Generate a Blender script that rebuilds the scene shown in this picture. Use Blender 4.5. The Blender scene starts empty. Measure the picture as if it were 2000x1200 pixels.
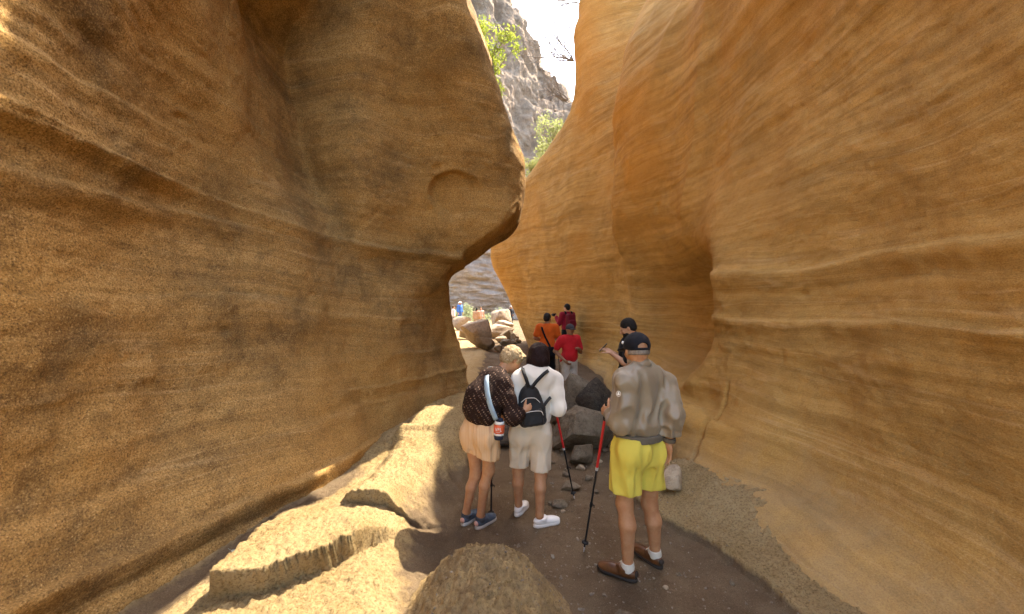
import bpy, bmesh, math, random
import numpy as np
from mathutils import Vector

random.seed(7)
RNG = np.random.default_rng(7)
rad = math.radians
scene = bpy.context.scene
COL = scene.collection

# ------------------------------------------------------------------ camera
F = 781.0            # focal length in photo pixels (photo is 2000 wide)
EYE = 1.95
cam_data = bpy.data.cameras.new('camera')
cam_data.sensor_width = 36.0
cam_data.lens = 36.0 * F / 2000.0
cam_data.clip_start = 0.05
cam_data.clip_end = 1000.0
cam = bpy.data.objects.new('camera', cam_data)
cam.location = (0, 0, EYE)
cam.rotation_euler = (rad(90), 0, 0)
COL.objects.link(cam)
scene.camera = cam

# ------------------------------------------------------------------ sky and sun
SX, SY = 0.47, 0.45                      # sun direction (x/z, y/z)
sdir = Vector((SX, SY, 1.0)).normalized()
elev = math.asin(sdir.z)
azim = math.atan2(sdir.x, sdir.y)        # clockwise from +Y
world = bpy.data.worlds.new('World')
scene.world = world
world.use_nodes = True
wn = world.node_tree.nodes
sky = wn.new('ShaderNodeTexSky')
sky.sky_type = 'NISHITA'
sky.sun_disc = False
sky.sun_elevation = elev
sky.sun_rotation = azim
sky.air_density = 1.0
sky.dust_density = 2.0
sky.ozone_density = 1.0
bg = wn['Background']
bg.inputs['Strength'].default_value = 0.15
world.node_tree.links.new(sky.outputs[0], bg.inputs['Color'])
sun_data = bpy.data.lights.new('sun', 'SUN')
sun_data.energy = 2.0
sun_data.angle = rad(0.55)
sun_data.color = (1.0, 0.95, 0.86)
sun = bpy.data.objects.new('sun', sun_data)
sun.rotation_euler = sdir.to_track_quat('Z', 'Y').to_euler()
sun.location = (20, 20, 40)
COL.objects.link(sun)

# ------------------------------------------------------------------ view
vs = scene.view_settings
vs.view_transform = 'Standard'
vs.look = 'None'
vs.gamma = 1.0
vs.exposure = 3.15
vs.use_curve_mapping = False
vs.use_white_balance = True              # camera balanced for the shade
vs.white_balance_temperature = 7400
vs.white_balance_tint = 10
scene.render.engine = 'CYCLES'
cy = scene.cycles
cy.max_bounces = 10
cy.diffuse_bounces = 8
cy.glossy_bounces = 2
cy.transmission_bounces = 4
cy.transparent_max_bounces = 8
cy.use_denoising = True
cy.use_adaptive_sampling = True
cy.adaptive_threshold = 0.02
cy.caustics_reflective = False
cy.caustics_refractive = False
cy.sample_clamp_indirect = 6.0

# ------------------------------------------------------------------ helpers
def at(px, py, Y):
    """a photo pixel at distance Y"""
    return Vector(((px - 1000) / F * Y, Y, EYE - (py - 600) / F * Y))

def on_floor(px, py, z=0.0):
    Y = (EYE - z) * F / (py - 600)
    return Vector(((px - 1000) / F * Y, Y, z))

def sstep(a, b, x):
    t = np.clip((x - a) / (b - a), 0, 1)
    return t * t * (3 - 2 * t)

_perm = np.random.default_rng(3).permutation(256).astype(np.int64)
_perm = np.concatenate([_perm, _perm, _perm])
_grad = np.random.default_rng(4).normal(size=(256, 3))
_grad /= np.linalg.norm(_grad, axis=1)[:, None]

def noise3(p):
    """gradient noise, p (N,3), about -0.7..0.7"""
    p = np.asarray(p, float)
    i = np.floor(p).astype(np.int64)
    f = p - i
    i &= 255
    u = f * f * f * (f * (f * 6 - 15) + 10)
    out = np.zeros(len(p))
    for dx in (0, 1):
        wx = u[:, 0] if dx else 1 - u[:, 0]
        for dy in (0, 1):
            wy = u[:, 1] if dy else 1 - u[:, 1]
            for dz in (0, 1):
                wz = u[:, 2] if dz else 1 - u[:, 2]
                h = _perm[_perm[_perm[(i[:, 0] + dx) & 255] + ((i[:, 1] + dy) & 255)] + ((i[:, 2] + dz) & 255)]
                g = _grad[h]
                d = g[:, 0] * (f[:, 0] - dx) + g[:, 1] * (f[:, 1] - dy) + g[:, 2] * (f[:, 2] - dz)
                out += wx * wy * wz * d
    return out

def fbm(p, octaves=4, lac=2.0, gain=0.5):
    p = np.asarray(p, float)
    a, s = 1.0, np.zeros(len(p))
    for k in range(octaves):
        s += a * noise3(p + 17.3 * k)
        p = p * lac
        a *= gain
    return s

def tag(o, label=None, cat=None, group=None, kind=None):
    if label: o['label'] = label
    if cat: o['category'] = cat
    if group: o['group'] = group
    if kind: o['kind'] = kind
    return o

def mesh_obj(name, verts, faces, mat=None, parent=None, smooth=True):
    me = bpy.data.meshes.new(name)
    verts = np.asarray(verts, dtype=np.float32)
    faces = np.asarray(faces, dtype=np.int32) if not isinstance(faces, list) else faces
    if isinstance(faces, np.ndarray):
        n, k = faces.shape
        me.vertices.add(len(verts))
        me.vertices.foreach_set('co', verts.ravel())
        me.loops.add(n * k)
        me.loops.foreach_set('vertex_index', faces.ravel())
        me.polygons.add(n)
        me.polygons.foreach_set('loop_start', np.arange(0, n * k, k, dtype=np.int32))
        me.update(calc_edges=True)
        me.validate()
    else:
        me.from_pydata(verts.tolist(), [], faces)
        me.update()
    if smooth:
        me.shade_smooth()
    if mat: me.materials.append(mat)
    o = bpy.data.objects.new(name, me)
    COL.objects.link(o)
    if parent: o.parent = parent
    return o

def empty(name, loc=(0, 0, 0)):
    o = bpy.data.objects.new(name, None)
    o.empty_display_size = 0.1
    o.location = loc
    COL.objects.link(o)
    return o

def grid_faces(nu, nv):
    a = np.arange(nu * nv).reshape(nu, nv)
    return np.stack([a[:-1, :-1], a[1:, :-1], a[1:, 1:], a[:-1, 1:]], -1).reshape(-1, 4)

def grid_normals(P):
    du = np.gradient(P, axis=0)
    dv = np.gradient(P, axis=1)
    n = np.cross(du, dv)
    return n / (np.linalg.norm(n, axis=2, keepdims=True) + 1e-9)

def cubic(xk, yk, x):
    """cubic Hermite through the knots with limited slopes (no overshoot); yk (K, ...)"""
    xk = np.asarray(xk, float); yk = np.asarray(yk, float)
    h = np.diff(xk)
    d = np.diff(yk, axis=0) / h.reshape((-1,) + (1,) * (yk.ndim - 1))
    m = np.zeros_like(yk)
    m[0], m[-1] = d[0], d[-1]
    w = h[:-1] / (h[:-1] + h[1:])
    w = w.reshape((-1,) + (1,) * (yk.ndim - 1))
    m[1:-1] = d[:-1] * (1 - w) + d[1:] * w
    lim = 3 * np.minimum(np.abs(d[:-1]), np.abs(d[1:])) + 0.15 * np.maximum(np.abs(d[:-1]), np.abs(d[1:]))
    m[1:-1] = np.clip(m[1:-1], -lim, lim)
    i = np.clip(np.searchsorted(xk, x) - 1, 0, len(h) - 1)
    t = (x - xk[i]) / h[i]
    sh = (-1,) + (1,) * (yk.ndim - 1)
    t = t.reshape(sh); hh = h[i].reshape(sh)
    return ((2 * t**3 - 3 * t**2 + 1) * yk[i] + (t**3 - 2 * t**2 + t) * hh * m[i]
            + (-2 * t**3 + 3 * t**2) * yk[i + 1] + (t**3 - t**2) * hh * m[i + 1])

# ------------------------------------------------------------------ materials
class NT:
    """small helper for node trees"""
    def __init__(s, name):
        s.m = bpy.data.materials.new(name)
        s.m.use_nodes = True
        s.t = s.m.node_tree
        s.b = s.t.nodes['Principled BSDF']
        s.out = s.t.nodes['Material Output']
    def n(s, typ, **kw):
        nd = s.t.nodes.new(typ)
        for k, v in kw.items():
            if k in nd.inputs.keys() if isinstance(k, str) else False:
                nd.inputs[k].default_value = v
            else:
                setattr(nd, k, v)
        return nd
    def l(s, a, b):
        s.t.links.new(a, b)
    def pos(s):
        g = s.n('ShaderNodeNewGeometry')
        return g.outputs['Position']
    def obj(s):
        return s.n('ShaderNodeTexCoord').outputs['Object']
    def mapping(s, vec, scale=(1, 1, 1), rot=(0, 0, 0), loc=(0, 0, 0)):
        mp = s.n('ShaderNodeMapping')
        mp.inputs['Scale'].default_value = scale
        mp.inputs['Rotation'].default_value = rot
        mp.inputs['Location'].default_value = loc
        s.l(vec, mp.inputs['Vector'])
        return mp.outputs[0]
    def noise(s, vec, scale, detail=4, rough=0.55, dist=0.0, out='Fac'):
        nd = s.n('ShaderNodeTexNoise')
        nd.inputs['Scale'].default_value = scale
        nd.inputs['Detail'].default_value = detail
        nd.inputs['Roughness'].default_value = rough
        nd.inputs['Distortion'].default_value = dist
        s.l(vec, nd.inputs['Vector'])
        return nd.outputs[out]
    def ramp(s, fac, stops, interp='LINEAR'):
        nd = s.n('ShaderNodeValToRGB')
        e = nd.color_ramp.elements
        nd.color_ramp.interpolation = interp
        while len(e) < len(stops): e.new(0.5)
        for el, (p, c) in zip(e, stops):
            el.position = p
            el.color = (c, c, c, 1) if isinstance(c, (int, float)) else (*c, 1)
        s.l(fac, nd.inputs['Fac'])
        return nd.outputs['Color']
    def mix(s, fac, a, b, mode='MIX'):
        nd = s.n('ShaderNodeMix', data_type='RGBA', blend_type=mode)
        for sock, v in ((nd.inputs[0], fac), (nd.inputs[6], a), (nd.inputs[7], b)):
            if isinstance(v, (int, float)): sock.default_value = v
            elif isinstance(v, tuple): sock.default_value = (*v, 1) if len(v) == 3 else v
            else: s.l(v, sock)
        return nd.outputs[2]
    def math(s, op, a, b=0.0, c=0.0, clamp=False):
        nd = s.n('ShaderNodeMath', operation=op, use_clamp=clamp)
        for sock, v in zip(nd.inputs, (a, b, c)):
            if isinstance(v, (int, float)): sock.default_value = v
            else: s.l(v, sock)
        return nd.outputs[0]
    def bump(s, height, strength=0.5, dist=0.02, normal=None):
        nd = s.n('ShaderNodeBump')
        nd.inputs['Strength'].default_value = strength
        nd.inputs['Distance'].default_value = dist
        s.l(height, nd.inputs['Height'])
        if normal is not None: s.l(normal, nd.inputs['Normal'])
        return nd.outputs[0]
    def done(s, color=None, rough=0.9, normal=None, spec=0.2):
        if color is not None:
            if isinstance(color, tuple): s.b.inputs['Base Color'].default_value = (*color, 1)
            else: s.l(color, s.b.inputs['Base Color'])
        if isinstance(rough, (int, float)): s.b.inputs['Roughness'].default_value = rough
        else: s.l(rough, s.b.inputs['Roughness'])
        s.b.inputs['Specular IOR Level'].default_value = spec
        if normal is not None: s.l(normal, s.b.inputs['Normal'])
        return s.m

def strata(s, warp_amt=0.25, dip=(0.0, 0.0)):
    """bedding height: world z bent by slow noise and a small dip -> a vector (0,0,zb)"""
    p = s.pos()
    w = s.noise(p, 0.45, 2, 0.5)
    sep = s.n('ShaderNodeSeparateXYZ'); s.l(p, sep.inputs[0])
    z = s.math('MULTIPLY_ADD', w, warp_amt, sep.outputs[2])
    if dip[0]: z = s.math('MULTIPLY_ADD', sep.outputs[0], dip[0], z)
    if dip[1]: z = s.math('MULTIPLY_ADD', sep.outputs[1], dip[1], z)
    cmb = s.n('ShaderNodeCombineXYZ')
    s.l(z, cmb.inputs[2])
    fx = s.math('MULTIPLY', sep.outputs[0], 0.04); fy = s.math('MULTIPLY', sep.outputs[1], 0.04)
    s.l(fx, cmb.inputs[0]); s.l(fy, cmb.inputs[1])
    return p, cmb.outputs[0]

def canyon_rock(name, grain=1.0, base=(0.42, 0.245, 0.105), dark=(0.20, 0.125, 0.065),
                light=(0.56, 0.36, 0.175), mottling=0.6, lines=1.0, dip=(0, 0), warp=0.3, dust=0.0):
    s = NT(name)
    p, st = strata(s, warp, dip)
    band = s.noise(st, 2.3, 3, 0.6)
    col = s.mix(s.ramp(band, [(0.30, 0.0), (0.68, 1.0)]), base, light)
    fine = s.noise(st, 11.0, 4, 0.7)
    col = s.mix(s.math('MULTIPLY', s.ramp(fine, [(0.40, 1.0), (0.56, 0.0)]), 0.34 * lines), col, dark)
    # thin pale bedding lines
    ln = s.noise(st, 3.6, 2, 0.5)
    thin = s.ramp(ln, [(0.490, 0.0), (0.500, 1.0), (0.506, 1.0), (0.516, 0.0)])
    brk = s.ramp(s.noise(p, 0.9, 3, 0.6), [(0.42, 0.0), (0.60, 1.0)])
    thin = s.math('MULTIPLY', thin, s.math('MULTIPLY_ADD', brk, 0.6, 0.4))
    col = s.mix(s.math('MULTIPLY', thin, 0.42 * lines), col, (0.60, 0.40, 0.19))
    ln2 = s.noise(s.mapping(st, (1, 1, 1), (0, 0, 0), (0, 0, 31.7)), 6.5, 1, 0.4)
    thin2 = s.ramp(ln2, [(0.493, 0.0), (0.499, 1.0), (0.503, 1.0), (0.509, 0.0)])
    col = s.mix(s.math('MULTIPLY', thin2, 0.22 * lines), col, (0.58, 0.38, 0.17))
    thin3 = s.ramp(ln2, [(0.551, 0.0), (0.560, 1.0), (0.566, 1.0), (0.580, 0.0)])
    col = s.mix(s.math('MULTIPLY', thin3, 0.20 * lines), col, dark)
    # lichen-dark mottling and slow colour drift
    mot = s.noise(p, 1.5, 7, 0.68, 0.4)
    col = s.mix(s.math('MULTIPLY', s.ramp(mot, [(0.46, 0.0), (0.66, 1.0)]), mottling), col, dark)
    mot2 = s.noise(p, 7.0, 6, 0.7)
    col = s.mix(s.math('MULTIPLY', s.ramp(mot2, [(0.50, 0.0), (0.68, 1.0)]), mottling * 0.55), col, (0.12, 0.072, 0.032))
    warm = s.noise(p, 0.55, 2, 0.5)
    col = s.mix(s.math('MULTIPLY', s.ramp(warm, [(0.45, 0.0), (0.65, 1.0)]), 0.5), col, (0.46, 0.235, 0.058))
    # sand grains
    gr = s.noise(s.mapping(p, (1, 1, 1 + 0.9 * (grain < 0.8))), 88, 4, 0.8)
    col = s.mix(s.math('MULTIPLY', s.ramp(gr, [(0.38, 1.0), (0.51, 0.0)]), 0.8 * grain), col, (0.075, 0.045, 0.02))
    col = s.mix(s.math('MULTIPLY', s.ramp(gr, [(0.56, 0.0), (0.70, 1.0)]), 0.6 * grain), col, (0.74, 0.53, 0.27))
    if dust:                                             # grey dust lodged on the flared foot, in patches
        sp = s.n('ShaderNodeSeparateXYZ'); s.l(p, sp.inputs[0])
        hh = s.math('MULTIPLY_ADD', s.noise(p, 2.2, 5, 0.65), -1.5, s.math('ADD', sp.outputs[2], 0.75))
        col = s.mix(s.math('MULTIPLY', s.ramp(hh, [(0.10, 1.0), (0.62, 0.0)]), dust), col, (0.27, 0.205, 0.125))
    n1 = s.bump(s.noise(p, 8, 6, 0.65), 0.35, 0.04)
    n2 = s.bump(s.noise(p, 40, 6, 0.75), 0.8 * grain, 0.022, n1)
    n3 = s.bump(fine, 0.35 * lines, 0.02, n2)
    return s.done(col, 0.93, n3, 0.12)
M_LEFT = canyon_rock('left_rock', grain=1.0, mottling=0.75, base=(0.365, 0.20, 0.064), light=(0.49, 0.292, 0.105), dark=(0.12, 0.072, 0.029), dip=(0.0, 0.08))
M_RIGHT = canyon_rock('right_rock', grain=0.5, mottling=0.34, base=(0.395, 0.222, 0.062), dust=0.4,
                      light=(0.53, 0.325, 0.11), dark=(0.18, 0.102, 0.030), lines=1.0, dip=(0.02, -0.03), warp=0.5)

# ------------------------------------------------------------------ canyon walls
def wall_sheet(name, columns, zlist, usub, mat, amp, seed, ledges=(), flip=False, ext=None, carve=(), dents=(), flutes=None):
    """columns: each a list of (z, X, Y); a smooth sheet through them with rock relief"""
    K = []
    for c in columns:
        c = np.array(c, float)
        if len(c) == 1: c = np.vstack([c, c + [1, 0, 0]])
        zz = np.clip(zlist, c[0, 0], c[-1, 0])
        K.append(np.stack([cubic(c[:, 0], c[:, 1], zz), cubic(c[:, 0], c[:, 2], zz)], -1))
    K = np.array(K)                                     # (ncol, nz, 2)
    u = [0.0]
    for i, n in enumerate(usub):
        u += list(i + (np.arange(n) + 1) / n)
    u = np.array(u)
    nu, nz = len(u), len(zlist)
    XY = cubic(np.arange(len(columns), dtype=float), K, u)
    P = np.concatenate([XY, np.broadcast_to(zlist[None, :, None], (nu, nz, 1))], -1)
    # soften the knots a little
    for _ in range(3):
        Q = P.copy()
        Q[1:-1] = 0.5 * P[1:-1] + 0.25 * (P[:-2] + P[2:])
        Q[:, 1:-1] = 0.5 * Q[:, 1:-1] + 0.25 * (Q[:, :-2] + Q[:, 2:])
        P = Q
    N = grid_normals(P)
    if flip: N = -N
    p = P.reshape(-1, 3)
    q = p + seed
    d = amp * 0.10 * fbm(q * 0.9, 3)
    d += amp * 0.018 * fbm(q * np.array([3.2, 3.2, 4.0]), 4)
    d += amp * 0.012 * fbm(q * 14.0, 3)
    # weathered bedding: soft ribs that follow the beds
    zb = p[:, 2] + 0.16 * noise3(q * 0.5) + 0.05 * noise3(q * 1.7)
    bed = noise3(np.stack([q[:, 0] * 0.12, q[:, 1] * 0.12, zb * 4.2], -1)) + 0.5 * noise3(np.stack([q[:, 0] * 0.15, q[:, 1] * 0.15, zb * 11.0], -1))
    d += amp * 0.024 * bed
    for (z0, dip, h, w, m0, m1) in ledges:              # a ledge line: the rock below stands proud
        zz = zb - (z0 + dip * p[:, 1])
        d += h * (1 - sstep(-w, w, zz)) * sstep(-w * 14, -w, zz) * sstep(m0, m0 + 1.0, p[:, 1]) * (1 - sstep(m1 - 1.0, m1, p[:, 1]))
    for (A, B, nw, wd, dp) in carve:                    # a crack along A-B
        A, B, nw = (np.array(t, float) for t in (A, B, nw))
        L = np.linalg.norm(B - A); t_ = (B - A) / L
        n_ = np.cross(t_, nw); n_ /= np.linalg.norm(n_)
        rel = p - A
        along = rel @ t_
        dist = np.abs(rel @ n_ + 0.03 * noise3(q * 3.0))
        d -= dp * (1 - sstep(wd * 0.3, wd, dist)) * sstep(-0.1, 0.05, along) * (1 - sstep(L - 0.05, L + 0.1, along)) * (np.abs(rel @ (nw / np.linalg.norm(nw))) < 0.6)
    for (C, rx, ang, dp) in dents:                      # a scooped hollow with a crisp rim on one side
        rel = p - np.array(C)
        dd = np.linalg.norm(rel * np.array([1.0, 0.7, 1.15]), axis=1) + 0.05 * noise3(q * 4)
        side = rel[:, 0] * math.cos(ang) + rel[:, 2] * math.sin(ang)
        d -= dp * (1 - sstep(rx * 0.80, rx * (1.0 + 0.5 * sstep(-0.2, 0.3, side)), dd)) * (1 - 0.8 * sstep(-0.25 * rx, 1.1 * rx, side))
    # scattered pits
    pit = noise3(q * np.array([2.6, 2.6, 3.4]) + 40)
    d -= amp * 0.06 * sstep(0.44, 0.62, pit)
    if flutes is not None: d += flutes(p)
    P = P + N * d.reshape(nu, nz, 1)
    if ext is not None: P = ext(P)
    f = grid_faces(nu, nz)
    if flip: f = f[:, ::-1]
    return mesh_obj(name, P.reshape(-1, 3), f, mat)

zL = np.concatenate([np.arange(-0.4, 4.6, 0.020), np.arange(4.6, 7.0, 0.03), np.arange(7.0, 13.6, 0.10)])
LEFT = [  # upper rows swell into an invented unseen overhang, shaped to block the sun
 [(-0.4,-2.3,-5),(0.5,-2.5,-5),(2,-2.9,-5),(6,-2.6,-5),(13.5,-3.5,-5)],
 [(-0.4,-2.3,-1),(0.5,-2.5,-1),(2,-2.8,-1),(5,-2.5,-1),(7,-2.6,-1),(9,-3.2,-1),(13.5,-5,-1)],
 [(-0.4,-2.3,1),(0.3,-2.5,1),(0.8,-2.62,1),(2,-2.75,1),(3.7,-2.6,1),(5.2,-2.5,1),(7,-2.5,1.2),(9,-3.2,1.2),(13.5,-5,1)],
 [(-0.4,-2.35,2.1),(0.3,-2.47,2.1),(0.7,-2.62,2.1),(1.3,-2.72,2.1),(1.95,-2.74,2.1),(2.9,-2.70,2.1),(3.7,-2.62,2.1),(4.4,-2.4,2.2),(5.2,-2.4,2.2),(7,-2.3,2.4),(9,-3.0,2.4),(13.5,-5,2.4)],
 [(-0.4,-2.15,3.0),(0.3,-2.28,3.05),(0.7,-2.5,3.1),(1.3,-2.70,3.1),(1.95,-2.78,3.1),(2.9,-2.82,3.1),(3.7,-2.80,3.1),(4.4,-2.6,3.15),(5.2,-2.5,3.2),(6.2,-1.6,3.6),(7.2,-0.6,4.2),(8.2,-0.2,4.4),(8.9,-0.9,4.4),(9.6,-2.4,4.2),(13.5,-5,4)],
 [(-0.4,-1.65,4.0),(0.3,-1.82,4.0),(0.7,-2.12,4.0),(1.3,-2.40,4.0),(1.95,-2.50,4.0),(2.9,-2.66,4.0),(3.7,-2.70,4.0),(4.4,-2.75,4.0),(5.2,-2.70,4.0),(6.2,-1.7,4.1),(7.2,0.1,4.6),(8.2,0.5,4.9),(8.9,-0.2,4.9),(9.8,-2.2,4.8),(13.5,-5,5)],
 [(-0.4,-1.6,4.5),(0.3,-1.72,4.5),(0.7,-1.98,4.5),(1.3,-2.22,4.5),(1.95,-2.33,4.5),(2.9,-2.45,4.5),(3.7,-2.70,4.45),(4.4,-2.78,4.35),(5.2,-2.83,4.2),(6.2,-1.3,4.3),(7.2,0.5,4.9),(8.2,1.1,5.2),(8.9,0.6,5.2),(9.8,-2.0,5.0),(13.5,-5,5.2)],
 [(-0.4,-1.52,5.05),(0.3,-1.64,5.05),(0.7,-1.86,5.05),(1.3,-2.03,5.05),(1.95,-2.12,5.05),(2.9,-2.32,5.1),(3.7,-2.62,5.15),(4.4,-2.78,5.1),(5.2,-2.82,4.95),(6.2,-1.2,4.5),(7.2,0.6,5.0),(8.2,1.3,5.4),(8.9,0.8,5.4),(9.8,-2.0,5.2),(13.5,-5,5.3)],
 [(-0.4,-1.38,5.6),(0.3,-1.48,5.6),(0.7,-1.66,5.55),(1.3,-1.78,5.5),(1.95,-1.85,5.5),(2.9,-1.95,5.35),(3.7,-1.95,4.95),(4.4,-1.90,4.88),(5.2,-1.80,4.75),(6.2,-0.9,4.55),(7.2,0.6,5.1),(8.2,1.4,5.6),(8.9,1.0,5.6),(9.8,-2.0,5.4),(13.5,-5,5.4)],
 [(-0.4,-1.18,6.4),(0.3,-1.26,6.4),(0.7,-1.4,6.35),(1.3,-1.48,6.2),(1.95,-1.52,6.1),(2.9,-1.50,5.75),(3.7,-1.38,5.48),(4.4,-1.30,5.26),(5.2,-1.24,4.98),(6.2,-0.7,4.6),(7.2,0.62,5.2),(8.2,1.5,5.8),(8.9,1.1,5.8),(9.8,-2.0,5.6),(13.5,-5,5.6)],
 [(-0.4,-0.92,7.2),(0.3,-1.0,7.2),(0.7,-1.1,7.1),(1.3,-1.18,7.0),(1.95,-1.21,6.9),(2.45,-1.07,6.3),(2.7,-0.92,6.0),(2.9,-0.78,5.85),(3.3,-0.60,5.7),(3.7,-0.54,5.6),(4.4,-0.52,5.25),(5.2,-0.72,4.8),(6.2,-0.55,4.65),(7.2,0.62,5.3),(8.2,1.65,6.1),(8.9,1.2,6.1),(9.8,-2.0,5.8),(13.5,-5,5.8)],
 [(-0.4,-0.68,7.5),(0.3,-0.76,7.5),(0.7,-0.87,7.4),(1.3,-1.02,7.3),(1.95,-1.12,7.25),(2.45,-1.07,6.6),(2.7,-0.82,6.2),(2.9,-0.50,6.0),(3.3,-0.02,6.0),(3.7,0.11,6.05),(4.1,0.07,5.8),(4.4,-0.02,5.6),(5.2,-0.36,5.0),(6.2,-0.55,4.8),(7.2,0.60,5.5),(8.2,1.85,6.5),(8.9,1.4,6.5),(9.8,-1.8,6),(13.5,-5,6)],
 [(-0.4,-0.85,8.2),(0.3,-0.95,8.2),(1.3,-1.2,8.1),(1.95,-1.32,7.9),(2.45,-1.17,7.3),(2.9,-0.50,7.1),(3.3,0.03,7.0),(3.7,0.18,6.9),(4.1,0.16,6.7),(4.4,0.10,6.5),(5.2,-0.26,5.9),(6.2,-0.70,5.4),(6.8,-0.55,5.6),(7.3,0.2,5.9),(7.8,1.3,6.6),(8.4,2.05,7.4),(9.0,1.6,7.4),(9.9,-1.6,7.2),(13.5,-5,7)],
 [(-0.4,-1.1,8.6),(0.3,-1.2,8.6),(1.95,-1.55,8.3),(2.45,-1.4,7.8),(2.9,-0.75,7.7),(3.7,0.02,7.6),(4.4,-0.02,7.3),(5.2,-0.40,6.9),(6.2,-0.85,6.5),(7.2,-0.95,7.0),(8.2,-0.9,7.8),(9.5,-1.2,8.2),(13.5,-4,8.5)],
 [(-0.4,-1.5,9.0),(0.3,-1.6,9.0),(1.95,-1.9,8.8),(2.9,-1.1,8.3),(3.7,-0.3,8.3),(4.4,-0.2,8.2),(5.2,-0.45,8.0),(6.2,-0.75,7.8),(7.5,-0.7,9),(9,-0.9,9.5),(10,-1.8,10),(13.5,-4,10.5)],
 [(-0.4,-2.4,10),(1.95,-2.7,10),(3.7,-1.6,10),(5.2,-1.0,10.5),(7.5,-0.75,11.5),(8.7,-0.62,12),(9.3,-0.9,12.3),(10.3,-2.2,12.8),(13.5,-5,13)],
 [(-0.4,-4.2,11.5),(3.7,-3.4,11.5),(5.2,-2.6,12.5),(7.5,-2.1,14),(9,-2.2,14.5),(10.3,-3.5,15),(13.5,-6,15)],
 [(-0.4,-9,13),(7.5,-7,15),(13.5,-10,17)],
 [(-0.4,-18,15),(7.5,-16,18),(13.5,-18,20)],
]
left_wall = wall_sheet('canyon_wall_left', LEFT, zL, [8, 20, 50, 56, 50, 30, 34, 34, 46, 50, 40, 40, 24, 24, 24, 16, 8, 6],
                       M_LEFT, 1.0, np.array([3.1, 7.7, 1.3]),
                       ledges=[(0.56, -0.055, 0.085, 0.013, 0.5, 8.5), (0.84, -0.03, 0.025, 0.02, 1.0, 7.0), (0.98, -0.02, 0.03, 0.012, 4.2, 8.5),
                               (3.20, -0.075, 0.06, 0.012, -1.0, 7.5), (3.40, -0.01, 0.03, 0.012, -1.0, 4.2), (2.97, 0.0, 0.028, 0.010, -1.0, 3.8), (2.72, 0.0, 0.035, 0.014, -1.0, 4.5), (2.05, 0.0, 0.02, 0.02, 0.5, 5.0), (1.25, 0.0, 0.018, 0.012, 5.0, 9.0)],
                       dents=[((-0.84, 5.62, 3.55), 0.34, -0.9, 0.11), ((-2.62, 2.9, 3.05), 0.10, -0.9, 0.03), ((-2.6, 3.5, 3.9), 0.09, -1.0, 0.05)])
tag(left_wall, kind='structure')

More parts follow.
